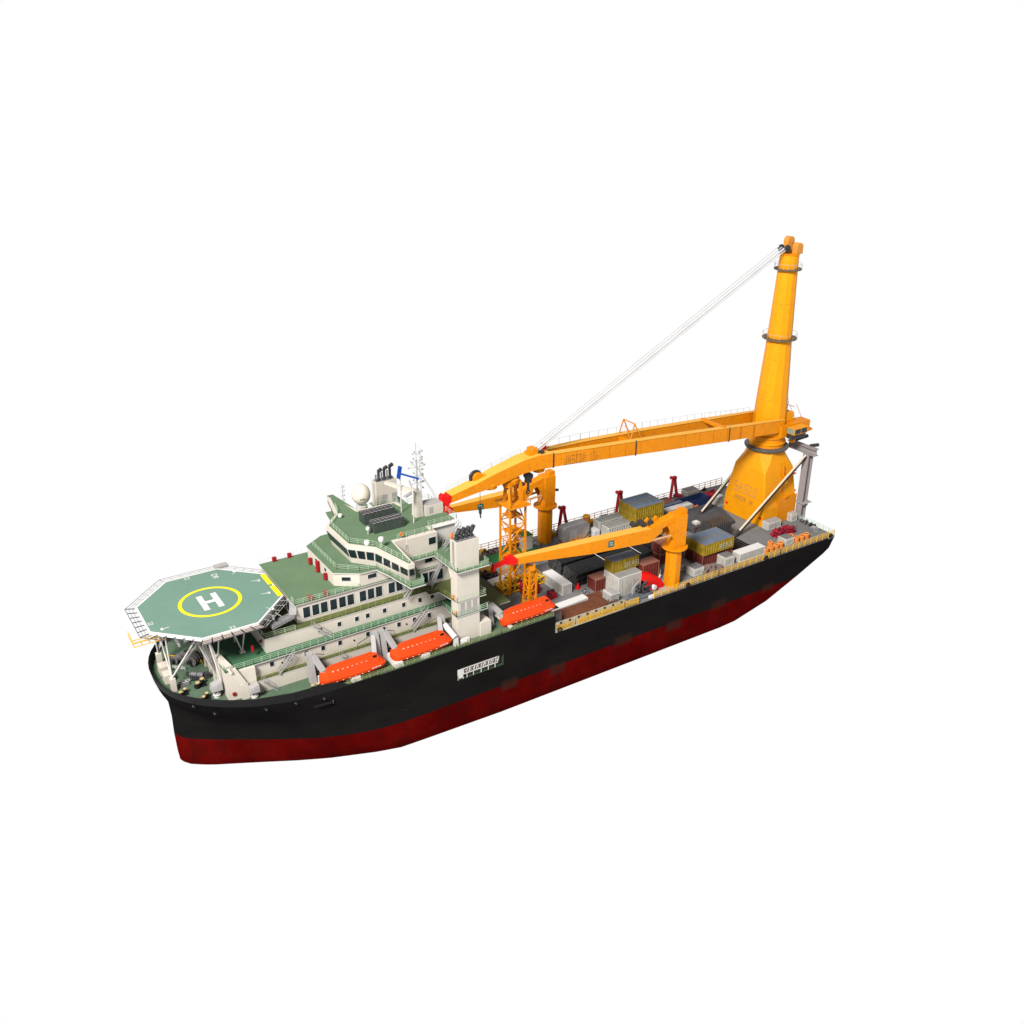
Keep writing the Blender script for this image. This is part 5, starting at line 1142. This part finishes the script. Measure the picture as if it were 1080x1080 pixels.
# ================================================================== DRUMS, COILS
def drum(x, y, lab, lying=False):
    t = thing('orange_drum', lab, 'drum', (x,y,0), 'orange ring-topped drums beside the near stern rail')
    b = MB(); b.cyl((x,y,.05),(x,y,1.35),.78,n=16); b.build('shell', DRUM, t)
    b = MB(); b.torus((x,y,1.42),.60,.17,16,6); b.build('top_ring', mat('bright_orange_ring',(.9,.33,.07),.5,.1,1), t)
    MB().cyl((x,y,1.36),(x,y,1.39),.42,n=12).build('opening', BLACK, t)
dl = [(137.3,-18.9),(139.3,-18.8),(141.3,-18.7),(143.1,-18.6),(141.0,-16.9),(149.2,-18.6),(151.2,-18.6),(153.1,-18.5),(148.9,-16.9)]
dn = ['orange drum nearest the long white container','second orange drum from the long white container','third orange drum from the long white container','orange drum touching the grey crate on its bow side','orange drum standing behind the front row, bow side of the grey crate','orange drum next to the grey crate on its stern side','middle orange drum of the three on the stern side','orange drum closest to the stern corner','orange drum standing behind the row, stern side of the grey crate']
for (x,y),l_ in zip(dl,dn): drum(x,y,l_)
for i,(x,y,z) in enumerate(((115.9,-18.6,.45),(117.2,-17.2,.45),(118.2,-19.0,.45),(119.6,-17.6,.45),(117.5,-18.2,1.1),(120.9,-18.9,.45))):
    o = MB(); 
    for k in range(3): o.torus((x,y,z+k*.3-.2),.62,.2,14,6)
    o.cyl((x,y,z-.35),(x,y,z+.45),.5,n=10)
    o = o.build('rope_coil', ROPE); centre(o,(x,y,z)); tag(o, ['brown rope coil nearest the left grey crate','brown rope coil behind the first coil','brown rope coil nearest the yellow rail in the middle','brown rope coil toward the red container','brown rope coil lying on top of the others','brown rope coil nearest the square grey crate'][i],'rope coil','brown rope coils beside the near rail')
for i in range(7):
    x, y = 139.6+(i%4)*.8, 12.0+(i//4)*.8
    o = MB(); o.cyl((x,y,.05),(x,y,.9),.34,n=10); o.torus((x,y,.95),.26,.08,10,5); o = o.build('small_drum', DRUM); centre(o,(x,y,0)); tag(o,'small orange drum in the cluster beside the white bundles','drum','small orange drums beside the white bundles')
# ================================================================== MACHINES
def junk(name, label, cat, c, size, m, m2, n, seed, wheels=0):
    """compact machine: base frame, drums, motors, pipes"""
    r = random.Random(seed); t = thing(name, label, cat, (c[0],c[1],c[2]))
    sx, sy, sz = size
    b = MB(); b.box(c[0]-sx/2,c[0]+sx/2,c[1]-sy/2,c[1]+sy/2,c[2]+.02,c[2]+.3)
    for i in (-1,1):
        b.bar((c[0]-sx/2,c[1]+i*sy/2.2,c[2]+.3),(c[0]-sx/4,c[1]+i*sy/2.2,c[2]+sz),.2); b.bar((c[0]+sx/2,c[1]+i*sy/2.2,c[2]+.3),(c[0]+sx/5,c[1]+i*sy/2.2,c[2]+sz*.9),.2)
    b.build('frame', m, t)
    for k in range(max(1,wheels)):
        x = c[0]-sx*.3+sx*.6*(k/(max(1,wheels-1)) if wheels>1 else .5); b = MB(); rr = sz*.38
        b.cyl((x,c[1]-sy*.35,c[2]+rr+.3),(x,c[1]+sy*.35,c[2]+rr+.3),rr*.7,n=14); b.cyl((x,c[1]-sy*.4,c[2]+rr+.3),(x,c[1]-sy*.34,c[2]+rr+.3),rr,n=14); b.cyl((x,c[1]+sy*.34,c[2]+rr+.3),(x,c[1]+sy*.4,c[2]+rr+.3),rr,n=14); b.build('drum', m, t)
    b = MB()
    for i in range(n):
        p = Vector((c[0]+(r.random()-.5)*sx,c[1]+(r.random()-.5)*sy,c[2]+.3+r.random()*sz*.6)); q = p+Vector(((r.random()-.5)*sx*.5,(r.random()-.5)*sy*.5,(r.random()-.2)*sz*.4)); b.cyl(p,q,.08+.16*r.random(),n=7)
    b.build('pipework', m2, t)
    return t
junk('winch_machine','crimson winch machine on the deck behind the aftmost lifeboat','winch',(73.6,-2.6,0),(4.2,4.4,3.0),CRIM,mat('dark_crimson',(.16,.01,.03),.6,.3,2),30,3,2)
junk('small_winch','small crimson winch between the white container and the aftmost lifeboat','winch',(76.6,-8.2,0),(2.2,1.6,2.0),CRIM,DSTEEL,14,4,1)
junk('pump_machine','crimson pump machine with drums near the stern corner drums','pump',(150.2,-13.2,0),(7.6,2.6,1.9),CRIM,mat('dark_crimson',(.16,.01,.03)),34,5,4)
junk('pump_machine','crimson machine by the far side of the mast crane pedestal','pump',(150.5,15.2,0),(6.6,3.0,2.2),CRIM,mat('dark_crimson',(.16,.01,.03)),26,6,3)
junk('hydraulic_unit','grey hydraulic machinery with drums on the walkway by the far yellow mats','machine',(75.5,17.0,0),(5.6,3.0,2.4),mat('brown_grey_machine',(.17,.12,.11),.6,.4,1.5),DSTEEL,30,7,3)
junk('hydraulic_unit','dark machinery on the deck between green platform and yellow mats','machine',(70.0,8.6,0),(4.0,2.4,1.8),DSTEEL,mat('brown_grey_machine',(.17,.12,.11)),24,8,2)
junk('winch_machine','dark winch machine on the green roofed block near the far crane','winch',(81.5,15.5,2.0),(4.0,2.0,2.6),mat('brown_grey_machine',(.17,.12,.11)),BLACK,18,9,2)
junk('stern_winch','small grey winch by the stern rail behind the small white crate','winch',(160.0,-11.6,0),(1.8,2.2,1.4),STEEL,DSTEEL,10,10,1)
junk('stern_winch','dark winch by the middle of the stern rail','winch',(160.2,-14.6,0),(1.2,1.6,1.2),DSTEEL,DSTEEL,8,12,1)
junk('tank_trolley','tan frame machine with dark drums before the far yellow containers','machine',(120.5,4.6,0),(7.0,3.0,3.4),mat('tan_machine',(.5,.36,.2),.6,.3,1.5),DSTEEL,30,13,3)
junk('steel_trestle','orange-brown steel trestles beside the far crane pedestal','trestle',(96.5,9.0,0),(8.0,4.4,3.2),mat('brown_orange_trestle',(.50,.20,.05),.6,.3,1.5),mat('brown_orange_trestle',(.50,.20,.05)),70,14,0)
# scattered small items near far rail
for i,(x,y) in enumerate(((96,19.5),(110,19.8),(116.8,19.6))):
    o = MB(); o.box(x-1,x+1,y-.7,y+.7,0,.8); o.torus((x,y,1.1),.6,.2,12,6); o = o.build('mooring_roller', YELLOW); centre(o,(x,y,0)); tag(o,['orange roller by the far rail behind the far crane','orange roller by the far rail behind the grey housing','orange roller by the far rail behind the pale grey container'][i],'roller','orange rollers along the far rail')
# red A frames by the far rail
def aframe(x, lab):
    t = thing('red_davit_frame', lab, 'davit', (x,21,0), 'red frames along the far rail')
    b = MB(); z = 6.8; 
    b.bar((x-2.4,19.0,.1),(x-.2,20.6,z),.75,.6); b.bar((x+2.0,20.8,.1),(x+.5,20.8,z),.7,.6); b.build('leg', mat('davit_red',(0.50,0.012,0.02),.5,.15,1), t)
    b = MB(); b.bar((x-.5,20.6,z),(x+.9,20.8,z),1.0,.9); b.cyl((x-.5,20.0,z+.1),(x-.5,21.4,z+.1),.5,n=10); b.build('head', MATS['davit_red'], t)
    b = MB(); b.box(x-1.4,x+2.6,19.0,21.2,.05,.5); b.box(x-.2,x+1.8,19.0,20.2,.5,1.9); b.cyl((x+.2,18.8,1.4),(x+1.8,18.8,1.4),.6,n=10); b.build('winch', CRIM, t)
aframe(100.2,'red frame by the far rail beside the far deck crane'); aframe(120.0,'red frame by the far rail left of the far yellow containers'); aframe(140.2,'red frame by the far rail right of the far yellow containers')
# curved red guard
t = thing('hose_reel_guard','bright red quarter-round guard beside the near deck crane','guard',(100,-17,0))
vs = []; NN = 10
pr = [(96.6+ .0,0.06)] 
outer = [(97.0+5.6*math.sin(a*pi/2/NN), 4.2*math.cos(a*pi/2/NN)) for a in range(NN+1)]
inner = [(97.0+4.2*math.sin(a*pi/2/NN), 2.6*math.cos(a*pi/2/NN)) for a in range(NN+1)]
poly = outer+inner[::-1]
b = MB()
for i in range(NN):
    q = [outer[i],outer[i+1],inner[i+1],inner[i]]
    y0, y1 = -18.5, -15.4
    b.add([(x_,y0,.06+z_) for x_,z_ in q]+[(x_,y1,.06+z_) for x_,z_ in q],[(0,3,2,1),(4,5,6,7),(0,1,5,4),(2,3,7,6)]+([(3,0,4,7)] if i==0 else [])+([(1,2,6,5)] if i==NN-1 else []))
b.add([(x_,-18.45,.06+z_) for x_,z_ in inner]+[(97.0,-18.45,.06)],[tuple(range(NN+2))])
b.build('shell', RED, t)
o = MB(); o.lathe((104.2,-14.3,.3),[(.01,-.2),(.9,0),(1.0,.6),(.6,1.2),(.01,1.4)],14); o = o.build('white_buoy', PURE, smooth=True); centre(o,(104.2,-14.3,.3)); tag(o,'rounded white buoy behind the bright red guard','buoy')
# subsea gear J
t = thing('pipe_gripper','dark machinery on a pointed grey base between white plates at the near rail','machine',(94.5,-18.6,0))
b = MB(); b.loft([[(90.6,-18.9,.3),(92.6,-20.3,.3),(97.2,-20.4,.3),(98.4,-19.6,.3),(98.4,-17.6,.3),(97.2,-16.9,.3),(92.8,-17.2,.3)],[(90.9,-18.9,.75),(92.8,-20.0,.75),(97.0,-20.1,.75),(98.1,-19.4,.75),(98.1,-17.8,.75),(97.0,-17.2,.75),(93.0,-17.5,.75)]]); b.build('base', mat('blue_grey_base',(.13,.14,.165),.4,.2,.8), t)
b = MB(); rnd = random.Random(21)
for i in range(34):
    p = Vector((93.8+rnd.random()*3.8,-19.8+rnd.random()*2.2,.8+rnd.random()*1.9)); q = p+Vector(((rnd.random()-.5)*1.6,(rnd.random()-.5)*1.3,(rnd.random()-.3)*1.2)); b.cyl(p,q,.12+.2*rnd.random(),n=8)
b.build('machinery', DSTEEL, t)
b = MB(); b.loft([[(92.6,-18.6,.8),(95.9,-17.3,.8),(95.9,-17.2,.8),(92.6,-18.5,.8)],[(92.6,-18.6,2.6),(95.9,-17.3,3.3),(95.9,-17.2,3.3),(92.6,-18.5,2.6)]]); b.cyl((98.6,-19.9,1.6),(98.5,-19.2,1.6),.65,n=18); b.box(95.9,97.6,-21.3,-20.7,.05,.7); b.build('side_plate', PURE, t)
# flat white panels
def panel(label, poly, z0, z1, m, extra=None):
    t = thing('gangway_panel', label, 'gangway', (poly[0][0],poly[0][1],0)); MB().prism(poly,z0,z1).build('deck', m, t); return t
t = panel('white gangway section lying beside the rusty plate behind the aftmost lifeboat',[(72.8,-13.9),(83.6,-13.3),(83.6,-11.2),(73.0,-11.6)],.1,.35,PURE)
b = MB(); b.box(73.3,75.0,-13.5,-12.0,.35,.42); b.build('hatch', BLACK, t)
b = MB(); 
for i in range(16): b.box(75.4+i*.5,75.65+i*.5,-13.95,-13.75,.1,.4)
b.build('side_rib', WCONT, t)
t = panel('long white gangway deck beside the yellow lattice beam amidships',[(67.0,2.6),(79.4,3.4),(79.4,6.6),(67.2,5.8)],.6,1.1,PURE)
MB().box(71.2,73.2,3.4,4.6,1.1,1.17).build('hatch', mat('blue_grey_base',(.13,.14,.165)), t)
t = thing('lattice_beam','yellow lattice boom section lying on deck beside the long white gangway','beam',(73,0,0))
l = MB()
for y,z_ in ((-1.4,.3),(2.0,.3),(-1.4,2.0),(2.0,2.0)): l.bar((66.8,y,z_),(79.6,y,z_),.3)
for i in range(12):
    x = 66.8+i*1.07; x2 = x+1.07
    for y in (-1.4,2.0): l.bar((x,y,.3 if i%2 else 2.0),(x2,y,2.0 if i%2 else .3),.2)
    l.bar((x,-1.4,2.0),(x2,2.0,2.0),.18) if i%2 else l.bar((x,2.0,2.0),(x2,-1.4,2.0),.18); l.bar((x,-1.4,2.0),(x,2.0,2.0),.18); l.bar((x,-1.4,.3),(x,2.0,.3),.18)
l.bar((69.5,-.6,2.0),(69.9,-.4,4.2),1.0,.8); l.build('frame', YELLOW, t)
l = MB(); l.box(67,79.4,-1.2,1.8,.35,.5); l.build('floor', mat('dark_amber_floor',(.25,.12,.02),.8,.3,1), t)
# yellow mats, green-roofed blocks
for i,(x0,y0,x1,y1,z_) in enumerate(((68.2,9.4,73.4,13.0,1.4),(71.0,17.9,75.5,20.6,1.4))):
    o = MB().box(x0,x1,y0,y1,.05,z_).build('deck_locker', mat('amber_locker',(.80,.42,.05),.6,.08,.8)); centre(o,((x0+x1)/2,(y0+y1)/2,0)); tag(o,['low amber locker beside the red boom tip of the near crane','low amber locker by the far rail behind the white exhaust tower'][i],'locker','low amber lockers')
def greenroof(label, x0, x1, y0, y1, h, z0=.05):
    t = thing('deck_house', label, 'deck house', ((x0+x1)/2,(y0+y1)/2,z0), 'white deck houses with bright green roofs')
    MB().box(x0,x1,y0,y1,z0,z0+h-.12).build('wall', WHITE, t); MB().box(x0-.05,x1+.05,y0-.05,y1+.05,z0+h-.12,z0+h).build('roof', DGREEN, t)
    l = MB(); l.box(x0-.03,x0,y0+.5,y0+1.5,z0+.2,z0+min(2.2,h-.4)); l.build('door', LSTEEL, t)
greenroof('low green-roofed deck house under the red boom tip of the near crane',71.2,78.0,7.6,13.4,3.0)
greenroof('white deck house with green roof behind the wide lattice tower',78.0,86.2,8.6,16.8,2.0)
greenroof('tall narrow white deck house with green roof beside the far crane pedestal',82.4,85.2,12.7,16.6,6.0)
greenroof('long low white house behind the slender lattice tower',78.2,86.4,7.4,8.5,2.6)
o = MB(); o.lathe((88.2,15.2,.05),[(.01,0),(1.0,0),(1.0,1.0),(.9,1.6),(.3,2.0),(.01,2.05)],18); o = o.build('pressure_vessel', mat('shiny_steel',(.5,.5,.52),.25,.1,1,metal=.6), smooth=True); centre(o,(88.2,15.2,0)); tag(o,'round shiny steel vessel at the foot of the far crane','tank')
for i,(x,y) in enumerate(((58.5,-6.0),)): pass
# bits hanging on the crane area deck: small bollards along near rail and stern
for i,(x,y,l_) in enumerate(((152.8,20.6,'black bollard at the far rail beside the mast crane'),(159.6,-8.6,'dark bollard by the stern rail near the gantry column'),(143.0,20.4,'dark bollard at the far rail near the grey-ended crate'))):
    bollard(x,y,0.0,l_,.3,.8,BLACK)

GJ = mat('grey_gear',(.26,.26,.27),.6,.3,1.5,dirt=.4,dirt_rgb=(.12,.1,.09))
junk('hydraulic_unit','grey machinery between the far yellow containers and the dark platform','machine',(126.3,5.2,0),(3.4,2.6,2.2),GJ,DSTEEL,18,31,2)
junk('hydraulic_unit','grey hydraulic skid between the pale grey containers and the black pipes','machine',(110.6,6.2,0),(4.2,1.8,1.6),GJ,mat('brown_grey_machine',(.17,.12,.11)),20,32,2)
junk('hydraulic_unit','small grey machine at the bow side of the short red container','machine',(84.6,-10.6,0),(1.6,1.4,1.0),GJ,DSTEEL,8,33,1)
crate('grey crate by the far rail between the far crane and the first red frame',105.2,19.2,1.8,1.4,1.3,WCONT,STEEL)
crate('dark grey crate by the far rail forward of the second red frame',112.5,18.2,2.6,1.8,1.8,LSTEEL,STEEL)
CAM_R=(0.8396977,-0.5430401,0.0038918)
CAM_U=(0.2208137,0.3479719,0.9111294)
CAM_F=(0.4961341,0.7642140,-0.4121020)
CAM_C=(-38.4383,-167.9115,111.2771)
CAM_FPX=996.833
# ================================================================== CAMERA, LIGHT
cd = bpy.data.cameras.new('camera'); cam = bpy.data.objects.new('camera', cd); COL.objects.link(cam)
R_ = Vector(CAM_R); U_ = Vector(CAM_U); F_ = Vector(CAM_F)
M = Matrix(((R_.x,U_.x,-F_.x,CAM_C[0]),(R_.y,U_.y,-F_.y,CAM_C[1]),(R_.z,U_.z,-F_.z,CAM_C[2]),(0,0,0,1)))
cam.matrix_world = M; cd.sensor_width = 36; cd.lens = 36*CAM_FPX/1080; cd.clip_start = 1; cd.clip_end = 3000
S.camera = cam
w = bpy.data.worlds.new('World'); S.world = w; w.use_nodes = True
bg = w.node_tree.nodes['Background']; bg.inputs[0].default_value = (1,1,1,1); bg.inputs[1].default_value = 1.0
wn = w.node_tree; tcw = wn.nodes.new('ShaderNodeTexCoord'); sw = wn.nodes.new('ShaderNodeSeparateXYZ'); wn.links.new(tcw.outputs['Generated'], sw.inputs[0])
mw = wn.nodes.new('ShaderNodeMapRange'); mw.inputs[1].default_value = .12; mw.inputs[2].default_value = .45; mw.inputs[3].default_value = 1.0; mw.inputs[4].default_value = .40
wn.links.new(sw.outputs[2], mw.inputs[0]); wn.links.new(mw.outputs[0], bg.inputs[1])
def area(name, loc, target, size, energy, col=(1,1,1)):
    l = bpy.data.lights.new(name,'AREA'); l.shape='DISK'; l.size = size; l.energy = energy; l.color = col
    o = bpy.data.objects.new(name, l); COL.objects.link(o); o.location = loc
    o.rotation_euler = (Vector(target)-Vector(loc)).to_track_quat('-Z','Y').to_euler()
    return o
area('key_light', (-265,-215,370), (75,0,0), 130, 7.3e6, (1,.96,.90))
S.view_settings.view_transform = 'Standard'; S.view_settings.look = 'None'; S.view_settings.gamma = 1; S.view_settings.exposure = 0
try: S.view_settings.use_curve_mapping = False
except Exception: pass
S.render.engine = 'CYCLES'; S.cycles.max_bounces = 6; S.cycles.diffuse_bounces = 2; S.cycles.use_denoising = True
